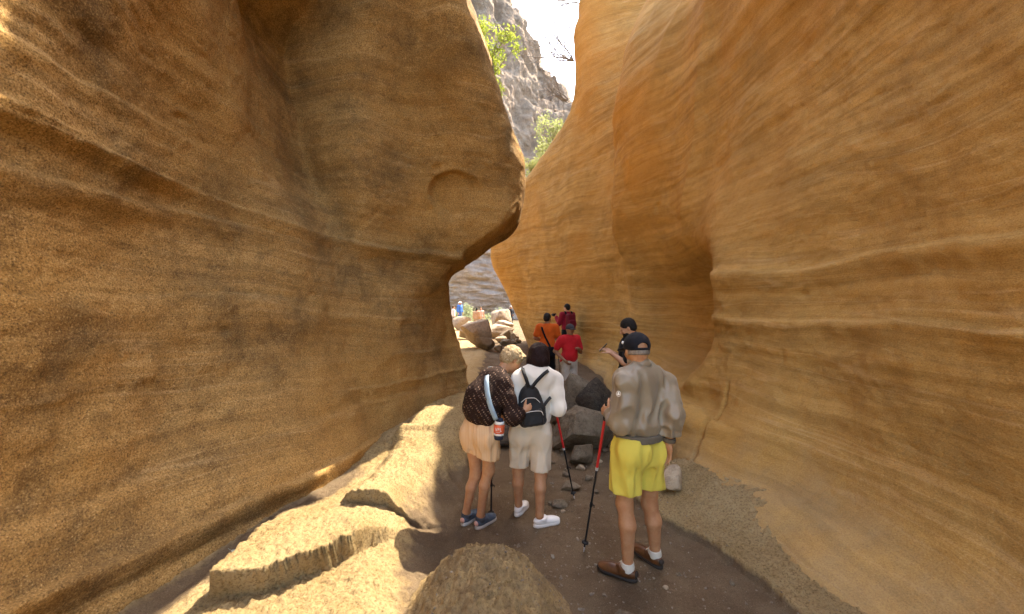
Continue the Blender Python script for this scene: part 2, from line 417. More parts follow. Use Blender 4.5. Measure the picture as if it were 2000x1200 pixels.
zR = np.concatenate([np.arange(-0.4, 4.6, 0.022), np.arange(4.6, 9.0, 0.04), np.arange(9.0, 12.6, 0.10)])
RIGHT = [  # unseen near tops are shaped to bound the sun patch on the floor
 [(-0.4,2.2,-5),(0.5,2.6,-5),(2,2.9,-5),(7,2.9,-5),(12.5,5,-5)],
 [(-0.4,2.2,-1),(0.5,2.6,-1),(2,2.9,-1),(7,2.9,-1),(8.5,3.4,-1),(12.5,6,-1)],
 [(-0.4,2.1,1),(0.3,2.5,1),(0.8,2.72,1),(2,2.95,1),(4,3.0,1),(7,2.85,1),(8.5,3.4,1),(12.5,6,1)],
 [(-0.4,1.9,2.2),(0.15,2.2,2.2),(0.35,2.48,2.2),(0.7,2.74,2.2),(1.3,2.85,2.2),(1.95,2.86,2.2),(3,2.95,2.2),(4.2,3.0,2.2),(6,2.95,2.2),(7.9,2.95,2.2),(8.5,3.5,2.2),(12.5,6,2.2)],
 [(-0.4,1.85,3.1),(0.12,2.05,3.2),(0.3,2.42,3.3),(0.7,2.72,3.3),(1.2,2.82,3.3),(1.6,2.84,3.3),(1.95,2.95,3.3),(3,3.05,3.3),(4.2,3.1,3.3),(6,3.0,3.3),(7.9,3.0,3.3),(8.5,3.5,3.3),(12.5,6,3.3)],
 [(-0.4,1.65,4.0),(0.1,1.8,4.1),(0.3,2.05,4.2),(0.6,2.32,4.25),(0.9,2.52,4.3),(1.3,2.66,4.3),(1.6,2.68,4.3),(1.95,2.75,4.3),(3,2.95,4.3),(4.2,3.12,4.3),(6,3.05,4.3),(8.3,3.1,4.3),(9.0,3.6,4.3),(12.5,6,4.3)],
 [(-0.4,1.7,4.7),(0.1,1.86,4.8),(0.5,1.98,4.85),(0.60,2.08,4.9),(0.66,2.35,4.95),(1.0,2.48,5.0),(1.4,2.58,5.0),(1.95,2.60,5.05),(2.4,2.62,5.1),(2.9,2.74,5.3),(4.2,3.08,5.4),(6,3.05,5.4),(8.3,3.1,5.4),(9.0,3.6,5.4),(12.5,6,5.4)],
 [(-0.4,1.9,5.4),(0.1,2.0,5.4),(0.5,2.08,5.45),(0.60,2.16,5.5),(0.66,2.3,5.5),(0.9,2.40,5.55),(1.2,2.66,5.45),(1.5,2.80,5.35),(1.95,2.82,5.35),(2.3,2.80,5.4),(2.6,2.78,5.55),(2.9,2.78,5.7),(4.2,3.08,5.8),(6,3.05,5.9),(8.0,3.1,5.9),(8.8,3.6,5.9),(12.5,6,5.9)],
 [(-0.4,1.9,6.1),(0.1,2.05,6.1),(0.6,2.2,6.1),(0.72,2.4,6.1),(0.85,2.8,6.05),(1.1,3.6,5.95),(1.5,4.0,5.95),(1.95,4.02,5.95),(2.25,3.8,6.0),(2.5,3.35,6.1),(2.8,3.0,6.2),(3.1,2.92,6.3),(3.5,2.95,6.35),(4.2,3.02,6.4),(6,2.95,6.5),(7.3,3.1,6.5),(8.5,3.5,6.5),(12.5,6,6.5)],
 [(-0.4,1.8,7.2),(0.1,2.1,7.2),(0.6,2.6,7.2),(0.8,3.2,7.2),(1.1,3.85,7.2),(1.5,4.1,7.2),(1.95,4.12,7.2),(2.25,3.95,7.2),(2.6,3.5,7.2),(2.95,3.12,7.2),(3.5,2.96,7.2),(4.2,2.88,7.2),(6,2.82,7.2),(7.3,3.0,7.2),(8.5,3.5,7.3),(12.5,6,7.3)],
 [(-0.4,2.1,8.5),(0.1,2.3,8.5),(0.6,2.75,8.5),(1.1,3.35,8.5),(1.95,3.6,8.5),(2.4,3.48,8.5),(2.9,3.10,8.5),(3.5,2.78,8.5),(4.2,2.58,8.4),(5.5,2.36,8.5),(6.5,2.20,8.5),(7.5,2.48,8.5),(9,3.2,8.5),(12.5,6,8.5)],
 [(-0.4,2.1,9.4),(0.1,2.3,9.4),(0.6,2.6,9.4),(1.3,2.85,9.4),(1.95,2.92,9.4),(2.9,2.68,9.3),(3.5,2.42,9.2),(4.2,2.28,9.1),(5.5,2.36,9.3),(6.2,2.40,9.5),(6.6,2.62,9.6),(8,3.0,9.8),(9,3.3,9.8),(12.5,6,9.8)],
 [(-0.4,2.2,10.3),(0.1,2.4,10.3),(0.6,2.7,10.3),(1.3,2.95,10.3),(1.95,3.0,10.3),(2.9,2.82,10.2),(3.5,2.64,10.1),(4.2,2.58,10.1),(5.5,2.72,10.2),(6.5,2.85,10.3),(8,3.0,10.3),(9,3.2,10.3),(12.5,6,10.3)],
 [(-0.4,2.1,11.2),(0.1,2.3,11.2),(0.6,2.55,11.2),(1.3,2.75,11.2),(1.95,2.76,11.2),(2.9,2.52,11.2),(4.2,2.34,11.2),(5.5,2.36,11.2),(6.5,2.35,11.2),(8,2.22,11.2),(9,2.16,11.2),(10.0,2.13,11.2),(10.9,2.13,11.2),(11.4,3.6,11.4),(12.5,6,11.7)],
 [(-0.4,1.8,12.3),(0.1,1.9,12.3),(0.6,2.05,12.3),(1.95,2.1,12.3),(2.9,1.9,12.3),(4.2,1.70,12.3),(5.5,1.72,12.3),(6.5,1.78,12.3),(8,1.90,12.3),(8.8,1.94,12.3),(9.5,1.97,12.3),(10.4,2.05,12.4),(11.4,3.2,12.6),(12.5,6,13)],
 [(-0.4,1.25,14),(0.1,1.3,14),(0.7,1.35,14),(1.95,1.25,14),(2.9,1.05,14),(4.2,0.90,14),(5.5,0.95,14),(6.5,1.0,14),(7.3,1.12,14),(8,1.6,14.1),(9,2.8,14.4),(12.5,6,15)],
 [(-0.4,0.9,15.5),(0.1,0.95,15.5),(0.9,0.85,15.5),(1.95,0.65,15.5),(2.9,0.38,15.5),(4,0.12,15.5),(5,0.14,15.5),(6,0.28,15.5),(6.8,0.42,15.5),(7.3,1.0,15.6),(8,2.0,15.8),(12.5,6,17)],
 [(-0.4,0.75,17),(0.1,0.72,17),(0.86,0.48,17),(1.95,0.05,17),(2.8,-0.35,17),(3.9,-0.86,17),(5,-0.8,17),(6,-0.4,17),(6.6,0.2,17),(7.3,1.4,17.2),(8.5,2.6,17.6),(12.5,6,19)],
 [(-0.4,1.3,18.3),(0.86,1.0,18.3),(1.95,0.7,18.3),(3.9,-0.2,18.2),(5,-0.2,18.2),(6,0.2,18.2),(7.3,2.0,18.6),(9,3.5,19),(12.5,7,20)],
 [(-0.4,2.4,20),(3.9,1.6,20),(6,1.9,20),(8.5,3.6,20.5),(10,5.5,21),(12.5,8,22)],
 [(-0.4,6,23),(6,5,23),(9,7,24),(12.5,10,25)],
 [(-0.4,14,26),(6,13,26),(12.5,16,29)],
]
def right_flutes(p):
    x, y, z = p.T
    ph = y / 1.75 + 0.22 * (z - 4) + 0.5 * noise3(p * np.array([0.35, 0.35, 0.22]) + 5)
    r = np.abs(np.sin(math.pi * ph)) ** 0.9             # 0 on the crests
    m = sstep(4.8, 6.5, y) * (1 - sstep(9.4, 10.6, y)) * sstep(2.4, 3.8, z) * (0.6 + 0.8 * noise3(p * 0.4 + 9))
    far = sstep(10.8, 12.2, y) * (1 - sstep(15, 17, y)) * sstep(1.2, 2.8, z)
    ph2 = y / 1.6 - 0.12 * z + 0.4 * noise3(p * 0.5 + 2)
    return 0.17 * m * (0.55 - r) + 0.035 * far * (0.5 - np.abs(np.sin(math.pi * ph2)))

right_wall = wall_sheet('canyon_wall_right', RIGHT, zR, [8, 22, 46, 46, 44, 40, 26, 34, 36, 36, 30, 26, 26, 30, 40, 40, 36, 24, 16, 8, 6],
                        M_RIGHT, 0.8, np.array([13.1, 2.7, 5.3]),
                        ledges=[(0.62, 0.0, 0.14, 0.012, 4.0, 6.6), (2.30, 0.02, 0.035, 0.02, 0.0, 7.0), (1.72, 0.02, 0.03, 0.015, 0.0, 6.0), (0.42, -0.03, 0.03, 0.02, 1.0, 5.0), (1.55, 0.0, 0.02, 0.015, 6.5, 16),
                                (1.12, 0.02, 0.02, 0.012, 7, 16)], flip=True,
                        carve=[((2.62, 4.75, 0.80), (1.88, 4.35, 0.25), (-0.85, -0.4, 0.3), 0.03, 0.06)], flutes=right_flutes)
tag(right_wall, kind='structure')

# ------------------------------------------------------------------ ground
def pl(pts, x):
    pts = sorted(pts)
    return np.interp(x, [a for a, b in pts], [b for a, b in pts])

def ground_height(X, Y):
    """height of the canyon floor and 0..1 how much of it is loose dark sand"""
    sh = X.shape
    x, y = X.ravel(), Y.ravel()
    q = np.stack([x, y, np.zeros_like(x)], -1)
    n1 = fbm(q * 2.2 + 5, 3)
    n2 = fbm(q * 7.0 + 9, 3)
    n3 = fbm(q * 26.0 + 2, 3)
    n4 = noise3(q * 60.0 + 31)
    xj = x + 0.07 * n1 + 0.05 * n2
    yj = y + 0.045 * n1 + 0.03 * n2 + 0.012 * n3
    h = np.zeros_like(x)
    # rising far end
    h += 0.35 * sstep(9, 22, y) + 0.02 * np.maximum(y - 22, 0)
    h += 0.05 * n1
    # rock shelf along the left wall
    edge = pl([(0, -0.35), (2.0, -0.40), (2.9, -0.54), (3.6, -0.62), (4.5, -0.46), (6, -0.42), (8, -0.55), (11, -0.9)], y)
    shelf = 1 - sstep(edge - 0.52 + 0.30 * sstep(3.9, 4.6, y), edge + 0.12, xj + 0.10 * n1 + 0.05 * n2)
    lev = 0.12 + 0.015 * (y - 2)
    t1 = sstep(0, 0.016, yj - (2.22 + 0.07 * noise3(q * np.array([5, 1, 1]) + 3)))
    lev = lev + 0.10 * t1 * sstep(-2.3, -1.9, x)
    ye2 = pl([(-1.80, 2.36), (-1.5, 2.44), (-1.25, 2.62), (-1.05, 2.86), (-0.8, 3.1)], x) + 0.02 * n2
    t2 = sstep(0, 0.014, y + 0.35 * 0.06 * n1 - ye2) * sstep(-1.80, -1.74, x + 0.10 * (y - 2.4) + 0.05 * n2)
    lev = lev + 0.19 * t2 * (1 - 0.75 * sstep(-1.15, -0.80, x)) * (1 - 0.85 * sstep(2.9, 3.6, y))
    ye3 = pl([(-1.5, 3.2), (-1.13, 3.26), (-0.8, 3.40), (-0.5, 3.52)], x)
    t3 = sstep(0, 0.014, yj - ye3) * sstep(-1.42, -1.22, x + 0.08 * n1)
    lev = lev + 0.16 * t3
    ye4 = pl([(-1.8, 4.3), (-1.4, 4.5), (-0.5, 4.75)], x)
    t4 = 0.55 * sstep(0, 0.03, yj - ye4 - 0.13) + 0.45 * sstep(-0.16, 0.12, yj - ye4)
    lev = lev + 0.10 * t4 * sstep(-1.75, -1.5, x)
    lev = lev - 0.02 * np.maximum(y - 4.4, 0)
    # channel of sand against the left wall
    cx = pl([(1.5, -2.45), (2.6, -2.15), (3.4, -1.88), (4.2, -1.66), (5, -1.5)], y)
    ch = np.exp(-((x - cx) / 0.26) ** 2) * (1 - sstep(3.8, 4.8, y))
    lev = lev - 0.07 * ch + 0.10 * sstep(0.15, 0.6, cx - x)
    lev = lev * (1 - 0.25 * sstep(5.0, 7.5, y)) * (1 - 0.8 * sstep(7.5, 11, y))
    h = h + shelf * np.maximum(lev, 0.03)
    h = h + 0.26 * np.exp(-((x - 1.7) / 0.8) ** 2 - ((y - 12.0) / 1.6) ** 2)
    # rock hump in the foreground
    mx, my = (x + 0.13 + 0.10 * (y - 2.2)) / 0.42, (y - 2.05) / 0.70
    hump = np.exp(-(np.abs(mx) ** 3.0 + np.abs(my) ** 4.0))
    h = np.maximum(h, (0.50 + 0.10 * (y - 2.1)) * hump + 0.03 * n2 * sstep(0.1, 0.5, hump))
    # slab at the foot of the right wall
    xe = pl([(0, 1.8), (2.46, 1.76), (2.84, 1.71), (3.14, 1.61), (3.6, 1.34), (4.16, 1.12), (4.6, 1.15), (5.2, 1.5)], y)
    sl = sstep(0, 0.03, x - xe + 0.04 * n2 + 0.03 * n1) * (1 - sstep(4.5, 5.0, y))
    h = h + sl * (0.075 + 0.13 * sstep(0.1, 0.9, x - xe))
    h = h + 0.30 * sstep(0.35, 1.1, x - xe) * (1 - sstep(4.0, 5.5, y)) * 0.3
    # grit on the bare rock
    rock = np.clip(np.maximum(np.maximum(shelf, hump * 1.6), sl * 0.72), 0, 1)
    rock = rock * (1 - 0.85 * ch * shelf)
    rock = np.where((hump > 0.12) & (hump * 1.6 > shelf * 0.8), 0.58, rock)
    rough = np.maximum(rock, sstep(0.1, 0.4, hump)) * (1 - sstep(6, 14, y))
    h = h + (rough + 0.7 * sstep(0.15, 0.5, hump)) * (0.016 * n2 + 0.030 * n3 + 0.018 * n4) + (1 - rough) * (0.004 * n3 + 0.012 * n2)
    lip = (0.10 * t2 * np.exp(-np.maximum(y - ye2, 0) / 0.10) * sstep(-1.85, -1.7, x) * (1 - sstep(-1.15, -0.95, x)) * (y > ye2 - 0.1)
           + 0.10 * t3 * np.exp(-np.maximum(y - ye3, 0) / 0.10) * sstep(-1.6, -1.2, x) * (1 - sstep(-0.65, -0.45, x))
           + 0.07 * t1 * np.exp(-np.maximum(y - 2.22, 0) / 0.08)) * shelf
    return h.reshape(sh), (1 - rock).reshape(sh), lip.reshape(sh)

yy = np.concatenate([np.linspace(-5, 0.9, 30), 0.9 * np.exp(np.arange(1, 480) * 0.004), 0.9 * math.exp(479 * 0.004) * np.exp(np.arange(1, 222) * 0.0112)])
ss = np.concatenate([np.linspace(-1, -0.72, 20, endpoint=False), np.linspace(-0.72, 0.55, 460, endpoint=False), np.linspace(0.55, 1, 24)])
Wd = 3.9 + 0.0 * yy + 1.3 * np.maximum(yy - 6, 0)
GX = ss[:, None] * Wd[None, :]
GY = np.broadcast_to(yy[None, :], GX.shape)
GZ, GS, GL = ground_height(GX, GY)

def ground_at(x, y):
    z = ground_height(np.array([float(x)]), np.array([float(y)]))[0]
    return float(z[0])

def ground_material():
    s = NT('canyon_floor')
    p = s.pos()
    at_ = s.n('ShaderNodeAttribute', attribute_name='sand')
    g1 = s.noise(p, 55, 5, 0.8)
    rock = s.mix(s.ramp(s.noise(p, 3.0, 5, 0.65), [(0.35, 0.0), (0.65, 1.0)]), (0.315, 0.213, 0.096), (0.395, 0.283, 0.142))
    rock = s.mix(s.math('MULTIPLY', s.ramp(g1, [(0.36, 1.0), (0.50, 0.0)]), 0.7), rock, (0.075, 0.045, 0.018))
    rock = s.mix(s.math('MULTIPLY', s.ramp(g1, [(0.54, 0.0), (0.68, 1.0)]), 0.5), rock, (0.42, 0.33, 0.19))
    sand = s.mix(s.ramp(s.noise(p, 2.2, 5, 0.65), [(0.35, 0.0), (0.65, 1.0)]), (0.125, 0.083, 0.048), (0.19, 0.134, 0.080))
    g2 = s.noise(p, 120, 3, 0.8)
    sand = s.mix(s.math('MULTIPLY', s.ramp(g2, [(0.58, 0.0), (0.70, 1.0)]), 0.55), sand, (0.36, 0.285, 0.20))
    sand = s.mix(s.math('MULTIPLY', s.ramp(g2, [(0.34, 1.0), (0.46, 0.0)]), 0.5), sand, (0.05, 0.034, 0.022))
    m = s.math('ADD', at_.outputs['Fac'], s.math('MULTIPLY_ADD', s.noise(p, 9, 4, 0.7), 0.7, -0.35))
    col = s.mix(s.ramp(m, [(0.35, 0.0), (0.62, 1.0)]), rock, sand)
    n1 = s.bump(s.noise(p, 30, 5, 0.7), 0.6, 0.02)
    n2 = s.bump(g1, 1.0, 0.02, n1)
    return s.done(col, 0.95, n2, 0.1)

M_GROUND = ground_material()
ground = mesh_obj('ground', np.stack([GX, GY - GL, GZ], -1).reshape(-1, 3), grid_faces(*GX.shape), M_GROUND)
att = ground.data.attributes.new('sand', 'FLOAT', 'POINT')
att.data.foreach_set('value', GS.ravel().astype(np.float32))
tag(ground, kind='structure')
# ------------------------------------------------------------------ far wall and far cliff
def sheet(name, P, mat, seed, a1, f1, a2, f2, flip=True):
    N = grid_normals(P)
    if flip: N = -N
    q = P.reshape(-1, 3)
    d = a1 * fbm(q * f1 + seed, 4) + a2 * fbm(q * f2 + seed, 4)
    P = P + N * d.reshape(P.shape[0], P.shape[1], 1)
    f = grid_faces(P.shape[0], P.shape[1])
    if flip: f = f[:, ::-1]
    return mesh_obj(name, P.reshape(-1, 3), f, mat)

def far_rock(name, c1, c2, c3, sc=1.0, strat=1.0):
    s = NT(name)
    p, st = strata(s, 0.8)
    col = s.mix(s.ramp(s.noise(p, 0.35 * sc, 7, 0.7), [(0.38, 0.0), (0.62, 1.0)]), c1, c2)
    col = s.mix(s.math('MULTIPLY', s.ramp(s.noise(st, 2.5 * sc, 4, 0.7), [(0.38, 1.0), (0.55, 0.0)]), 0.6 * strat), col, c3)
    col = s.mix(s.math('MULTIPLY', s.ramp(s.noise(p, 2.2 * sc, 6, 0.75), [(0.44, 1.0), (0.54, 0.0)]), 0.45), col, c3)
    n = s.bump(s.noise(p, 1.6 * sc, 8, 0.72), 1.0, 0.5 / sc)
    n = s.bump(s.noise(st, 5.0 * sc, 4, 0.7), 0.5 * strat, 0.15, n)
    return s.done(col, 0.95, n, 0.1)

M_FARWALL = far_rock('grey_rock', (0.36, 0.30, 0.25), (0.43, 0.37, 0.31), (0.22, 0.18, 0.15), 1.2)
M_CLIFF = far_rock('cliff_rock', (0.34, 0.265, 0.20), (0.40, 0.275, 0.185), (0.17, 0.13, 0.10), 0.7, 0.3)

u = np.linspace(-24, 16, 220); v = np.linspace(-1, 10.5, 120)
U, V = np.meshgrid(u, v, indexing='ij')
P = np.stack([U, 41 + 0.10 * U - 0.12 * V + 1.2 * np.sin(U * 0.3) + 6 * sstep(9, 10.5, V), V], -1)
far_wall = sheet('canyon_wall_far', P, M_FARWALL, 3.0, 0.9, np.array([0.25, 0.25, 0.6]), 0.3, np.array([0.7, 0.7, 3.0]))
tag(far_wall, kind='structure')

u = np.linspace(-50, 40, 430); v = np.linspace(0, 1, 320)
U, V = np.meshgrid(u, v, indexing='ij')
ridge = [(300, -420), (700, -160), (900, -60), (955, -30), (985, 25), (995, 40), (1010, 48), (1028, 80), (1048, 105), (1056, 140), (1080, 155), (1100, 205), (1150, 260), (1250, 320), (1500, 380)]
top = np.interp(u, [(a - 1000) / F * 76 for a, _ in ridge], [EYE + (600 - c) / F * 76 for _, c in ridge])
top = top + 1.4 * fbm(np.stack([u * 0.7, 0 * u, 0 * u], -1), 4)
lean = 14 * V ** 1.4 + 10 * sstep(0.96, 1.0, V)
P = np.stack([U, 56 + lean + 2.5 * np.sin(U * 0.22), V * top[:, None]], -1)
cliff = sheet('cliff', P, M_CLIFF, 8.0, 4.2, np.array([0.11, 0.11, 0.07]), 1.5, np.array([0.45, 0.45, 0.35]))
tag(cliff, kind='structure')

# ------------------------------------------------------------------ boulders and stones
def rand_rot(r):
    q_, _ = np.linalg.qr(r.normal(size=(3, 3)))
    a = np.eye(3) * 0.75 + 0.25 * q_
    q_, _ = np.linalg.qr(a)
    return q_ * np.sign(np.diag(q_))[None, :]

def boulder_mesh(seed, size, sub=4, cuts=14, rough=1.0, depth=0.74):
    r = np.random.default_rng(seed)
    bm = bmesh.new()
    bmesh.ops.create_icosphere(bm, subdivisions=sub, radius=1.0)
    co = np.array([v.co[:] for v in bm.verts])
    fc = np.array([[v.index for v in f.verts] for f in bm.faces], dtype=np.int32)
    bm.free()
    off = r.uniform(0, 90, 3)
    co = np.sign(co) * np.abs(co) ** 0.62                # blocky, as broken rock is
    co = co / np.abs(co).max()
    ra = rand_rot(r)
    co = co @ ra.T
    co = co * (1 + 0.22 * fbm(co * 0.9 + off, 2))[:, None]
    for k in range(cuts):                                # flat broken faces
        n = r.normal(size=3); n /= np.linalg.norm(n)
        d = r.uniform(depth - 0.18, depth + 0.08)
        t = co @ n - d
        co = co - n * (np.maximum(t, 0) * 0.96)[:, None]
    co = co + (co / np.linalg.norm(co, axis=1)[:, None]) * (rough * (0.05 * fbm(co * 3.1 + off, 3) + 0.022 * fbm(co * 11 + off, 3)))[:, None]
    lo, hi = co.min(0), co.max(0)
    co = (co - (lo + hi) / 2) / (hi - lo) * np.array(size)
    co[:, 2] += size[2] / 2
    return co, fc

def rock_material(name, c1, c2, c3, sc=1.0):
    s = NT(name)
    p = s.pos()
    col = s.mix(s.ramp(s.noise(p, 3.5 * sc, 6, 0.68), [(0.35, 0.0), (0.65, 1.0)]), c1, c2)
    col = s.mix(s.math('MULTIPLY', s.ramp(s.noise(p, 16 * sc, 5, 0.75), [(0.38, 1.0), (0.52, 0.0)]), 0.55), col, c3)
    g = s.noise(p, 80 * sc, 3, 0.8)
    col = s.mix(s.math('MULTIPLY', s.ramp(g, [(0.56, 0.0), (0.70, 1.0)]), 0.35), col, (0.42, 0.36, 0.29))
    n = s.bump(s.noise(p, 20 * sc, 6, 0.7), 0.6, 0.03 / sc)
    n = s.bump(g, 0.45, 0.008 / sc, n)
    return s.done(col, 0.92, n, 0.15)

M_BASALT = rock_material('basalt', (0.145, 0.112, 0.075), (0.22, 0.175, 0.12), (0.06, 0.044, 0.028))
M_DARKROCK = rock_material('dark_basalt', (0.042, 0.032, 0.024), (0.085, 0.066, 0.048), (0.015, 0.012, 0.009))
M_TANROCK = rock_material('tan_rock', (0.37, 0.275, 0.175), (0.46, 0.36, 0.25), (0.17, 0.12, 0.075))
M_PALEROCK = rock_material('pale_rock', (0.28, 0.215, 0.15), (0.38, 0.30, 0.215), (0.13, 0.10, 0.075), 0.6)

def boulder(name, label, X, Y, size, seed, mat, rz=0.0, sink=0.06, group=None, cat='boulder', z=None, tilt=(0, 0), **kw):
    co, fc = boulder_mesh(seed, size, **kw)
    o = mesh_obj(name, co, fc, mat)
    zg = ground_at(X, Y) if z is None else z
    o.location = (X, Y, zg - sink * size[2])
    o.rotation_euler = (tilt[0], tilt[1], rz)
    return tag(o, label, cat, group)

G1 = 'boulders blocking the path'
b = boulder('boulder', 'grey brown boulder with a rounded pale left shoulder behind the other path boulders', 0.98, 6.35, (0.74, 0.70, 0.98), 11, M_BASALT, 0.3, group=G1, sub=5)
b = boulder('boulder', 'nearly black broken boulder leaning on the pale one behind the path boulders', 1.34, 6.26, (0.74, 0.62, 0.93), 23, M_DARKROCK, 0.9, group=G1, sub=5, cuts=30, depth=0.66)
b = boulder('boulder', 'broad rounded grey boulder between the white sweater woman and the man in yellow shorts', 0.98, 5.55, (0.90, 0.74, 0.64), 31, M_BASALT, 0.2, group=G1, sub=5, cuts=8, depth=0.88)
b = boulder('boulder', 'small rough brown boulder lying in front of the broad rounded one', 0.85, 5.02, (0.40, 0.32, 0.27), 47, M_BASALT, 0.5, group=G1)
b = boulder('boulder', 'flat topped dark rock step behind the legs of the two women', 0.02, 5.75, (0.85, 0.55, 0.34), 53, M_DARKROCK, 0.1, group=G1)
b = boulder('rock', 'tan rock on the slab beside the right leg of the man in yellow shorts', 1.60, 4.02, (0.27, 0.22, 0.25), 61, M_TANROCK, 0.7, cat='rock')
b = boulder('rock', 'flat pale stone half buried in the sand left of the walking pole', 0.63, 4.28, (0.22, 0.19, 0.09), 67, M_BASALT, 0.3, cat='rock', sub=3)
b = boulder('rock', 'thin flat stone set in the path near the pole tip of the white sweater woman', 0.47, 3.92, (0.16, 0.17, 0.06), 68, M_BASALT, 1.3, cat='rock', sub=3)
b = boulder('rock', 'broken pale rock at the bottom edge of the picture under the brown shoes', 0.67, 2.30, (0.36, 0.26, 0.16), 71, M_BASALT, 0.4, cat='rock')

# pebbles on the path
pebbles = [
 (1133, 917, .09, 'tan pebble just in front of the small rough boulder'), (1150, 937, .08, 'brown pebble right of the flat pale half buried stone'),
 (1105, 930, .08, 'brown pebble left of the flat pale half buried stone'), (1058, 872, .07, 'pebble behind the right knee of the white sweater woman'),
 (1078, 905, .06, 'pebble between the white sweater woman and the small rough boulder'), (1170, 905, .07, 'tan pebble touching the right side of the small rough boulder'),
 (1182, 882, .08, 'pebble at the right foot of the broad rounded boulder'), (1030, 905, .05, 'pebble seen between the legs of the white sweater woman'),
 (1165, 962, .05, 'pebble left of the red and black pole of the jacket man'), (1075, 985, .05, 'pebble behind the right white shoe'),
 (1100, 1003, .035, 'tiny pebble right of the white shoe near the pole tip'), (1192, 930, .05, 'pebble behind the red pole of the jacket man'),
 (1325, 1122, .03, 'tiny pebble right of the brown shoes on dark sand'), (1430, 1140, .035, 'tiny pebble by the edge of the right slab'),
 (1095, 880, .06, 'pebble at the left foot of the broad rounded boulder'), (1300, 1150, .03, 'tiny pebble just behind the right brown shoe heel')]
for i, (px, py, sz, lab) in enumerate(pebbles):
    p = on_floor(px, py)
    co, fc = boulder_mesh(100 + i, (sz * 1.25, sz, sz * 0.7), sub=2, cuts=5)
    o = mesh_obj('pebble', co, fc, [M_BASALT, M_TANROCK][i % 5 == 0])
    o.location = (p.x, p.y, ground_at(p.x, p.y) - sz * 0.1)
    o.rotation_euler = (0, 0, i * 1.3)
    tag(o, lab, 'pebble', 'pebbles scattered over the path')

# gravel on the path: too fine to count
r_ = np.random.default_rng(12)
bm = bmesh.new(); bmesh.ops.create_icosphere(bm, subdivisions=1, radius=1.0)
ico_v = np.array([v.co[:] for v in bm.verts]); ico_f = np.array([[v.index for v in f.verts] for f in bm.faces], dtype=np.int32); bm.free()
n_g = 1500
gy = 1.9 * np.exp(r_.uniform(0, 1, n_g) * math.log(9.0 / 1.9))
gx = np.clip(r_.normal(0.55, 0.55, n_g), -0.45, 2.1) + 0.02 * gy
gsz = r_.uniform(0.003, 0.009, n_g) * np.where(r_.uniform(size=n_g) > 0.93, 2.2, 1.0)
gz_ = ground_height(gx, gy)[0]
V, Fc = [], []
for i in range(n_g):
    sc3 = gsz[i] * r_.uniform(0.6, 1.4, 3) * np.array([1, 1, 0.7])
    V.append(ico_v * (1 + 0.25 * r_.normal(size=(len(ico_v), 1))) * sc3 + np.array([gx[i], gy[i], gz_[i] + gsz[i] * 0.2])); Fc.append(ico_f + i * len(ico_v))
gravel = mesh_obj('gravel', np.concatenate(V), np.concatenate(Fc), rock_material('gravel_stone', (0.16, 0.125, 0.09), (0.34, 0.28, 0.21), (0.07, 0.05, 0.035), 3.0), None, False)
tag(gravel, kind='stuff'); gravel['label'] = 'fine loose gravel strewn over the sandy path'

# the rock pile at the far bend: (px, base py, width px, height px, Y, material, label)
pile = [
 (930, 693, 62, 56, 16.5, M_PALEROCK, 'large pale boulder with a sunlit top just past the left corner'),
 (948, 691, 40, 22, 15.9, M_BASALT, 'brown rock added for the shaded undercut of the large pale boulder'),  # added rock, its brown stands in for the shadowed hollow under the boulder
 (918, 652, 52, 24, 20.0, M_PALEROCK, 'sunlit tan boulder behind the large pale one by the left corner'),
 (972, 662, 66, 28, 20.5, M_PALEROCK, 'long sloping grey boulder in the middle of the far pile'),
 (980, 632, 42, 28, 25.0, M_PALEROCK, 'highest grey boulder at the back of the far pile'),
 (985, 650, 44, 24, 22.5, M_PALEROCK, 'block shaped boulder beside the person in black'),
 (990, 664, 30, 18, 19.5, M_BASALT, 'brown boulder at the foot of the far pile below the person in black'),
 (990, 682, 30, 11, 17.5, M_BASALT, 'low flat rock on the sand before the far pile'),
 (1005, 664, 20, 12, 19.2, M_BASALT, 'round brown rock against the foot of the right wall'),
 (1012, 672, 14, 8, 18.4, M_BASALT, 'little rock nearest to the foot of the right wall'),
 (972, 690, 16, 12, 15.6, M_BASALT, 'small round rock right of the brown rock added for the undercut shade'),
 (1000, 676, 20, 8, 17.8, M_BASALT, 'thin slab of rock on the sand at the far bend'),
 (902, 632, 40, 14, 26.0, M_PALEROCK, 'bright low rock by the far bush and left corner'),
 (978, 672, 26, 12, 18.6, M_PALEROCK, 'pale rubble rock under the long sloping boulder'),
 (946, 640, 30, 13, 23.0, M_PALEROCK, 'pale boulder in front of the two standing far people'),
]
for i, (px, py, w, h, Y, mat, lab) in enumerate(pile):
    p = at(px, py, Y)
    k = Y / F
    zb = p.z
    zg = ground_at(p.x, Y)
    hh = h * k + max(0, zb - zg) + 0.06                 # reaches down to the ground
    boulder('boulder', lab, p.x, Y, (w * k, max(w * k * 0.7, 0.3), hh), 200 + i * 3, mat, 0.4 * math.sin(i * 2.1), group='boulders heaped at the far bend', z=zg, sink=0.04, cuts=22, depth=0.68)

# ------------------------------------------------------------------ plants
def leaf_material(name, c1, c2, trans=0.45):
    s = NT(name)
    p = s.pos()
    col = s.mix(s.ramp(s.noise(p, 6, 3, 0.6), [(0.35, 0.0), (0.65, 1.0)]), c1, c2)
    s.done(col, 0.6, None, 0.3)
    tr = s.n('ShaderNodeBsdfTranslucent'); s.l(col, tr.inputs['Color'])
    mx = s.n('ShaderNodeMixShader'); mx.inputs[0].default_value = trans
    s.l(s.b.outputs[0], mx.inputs[1]); s.l(tr.outputs[0], mx.inputs[2]); s.l(mx.outputs[0], s.out.inputs[0])
    return s.m

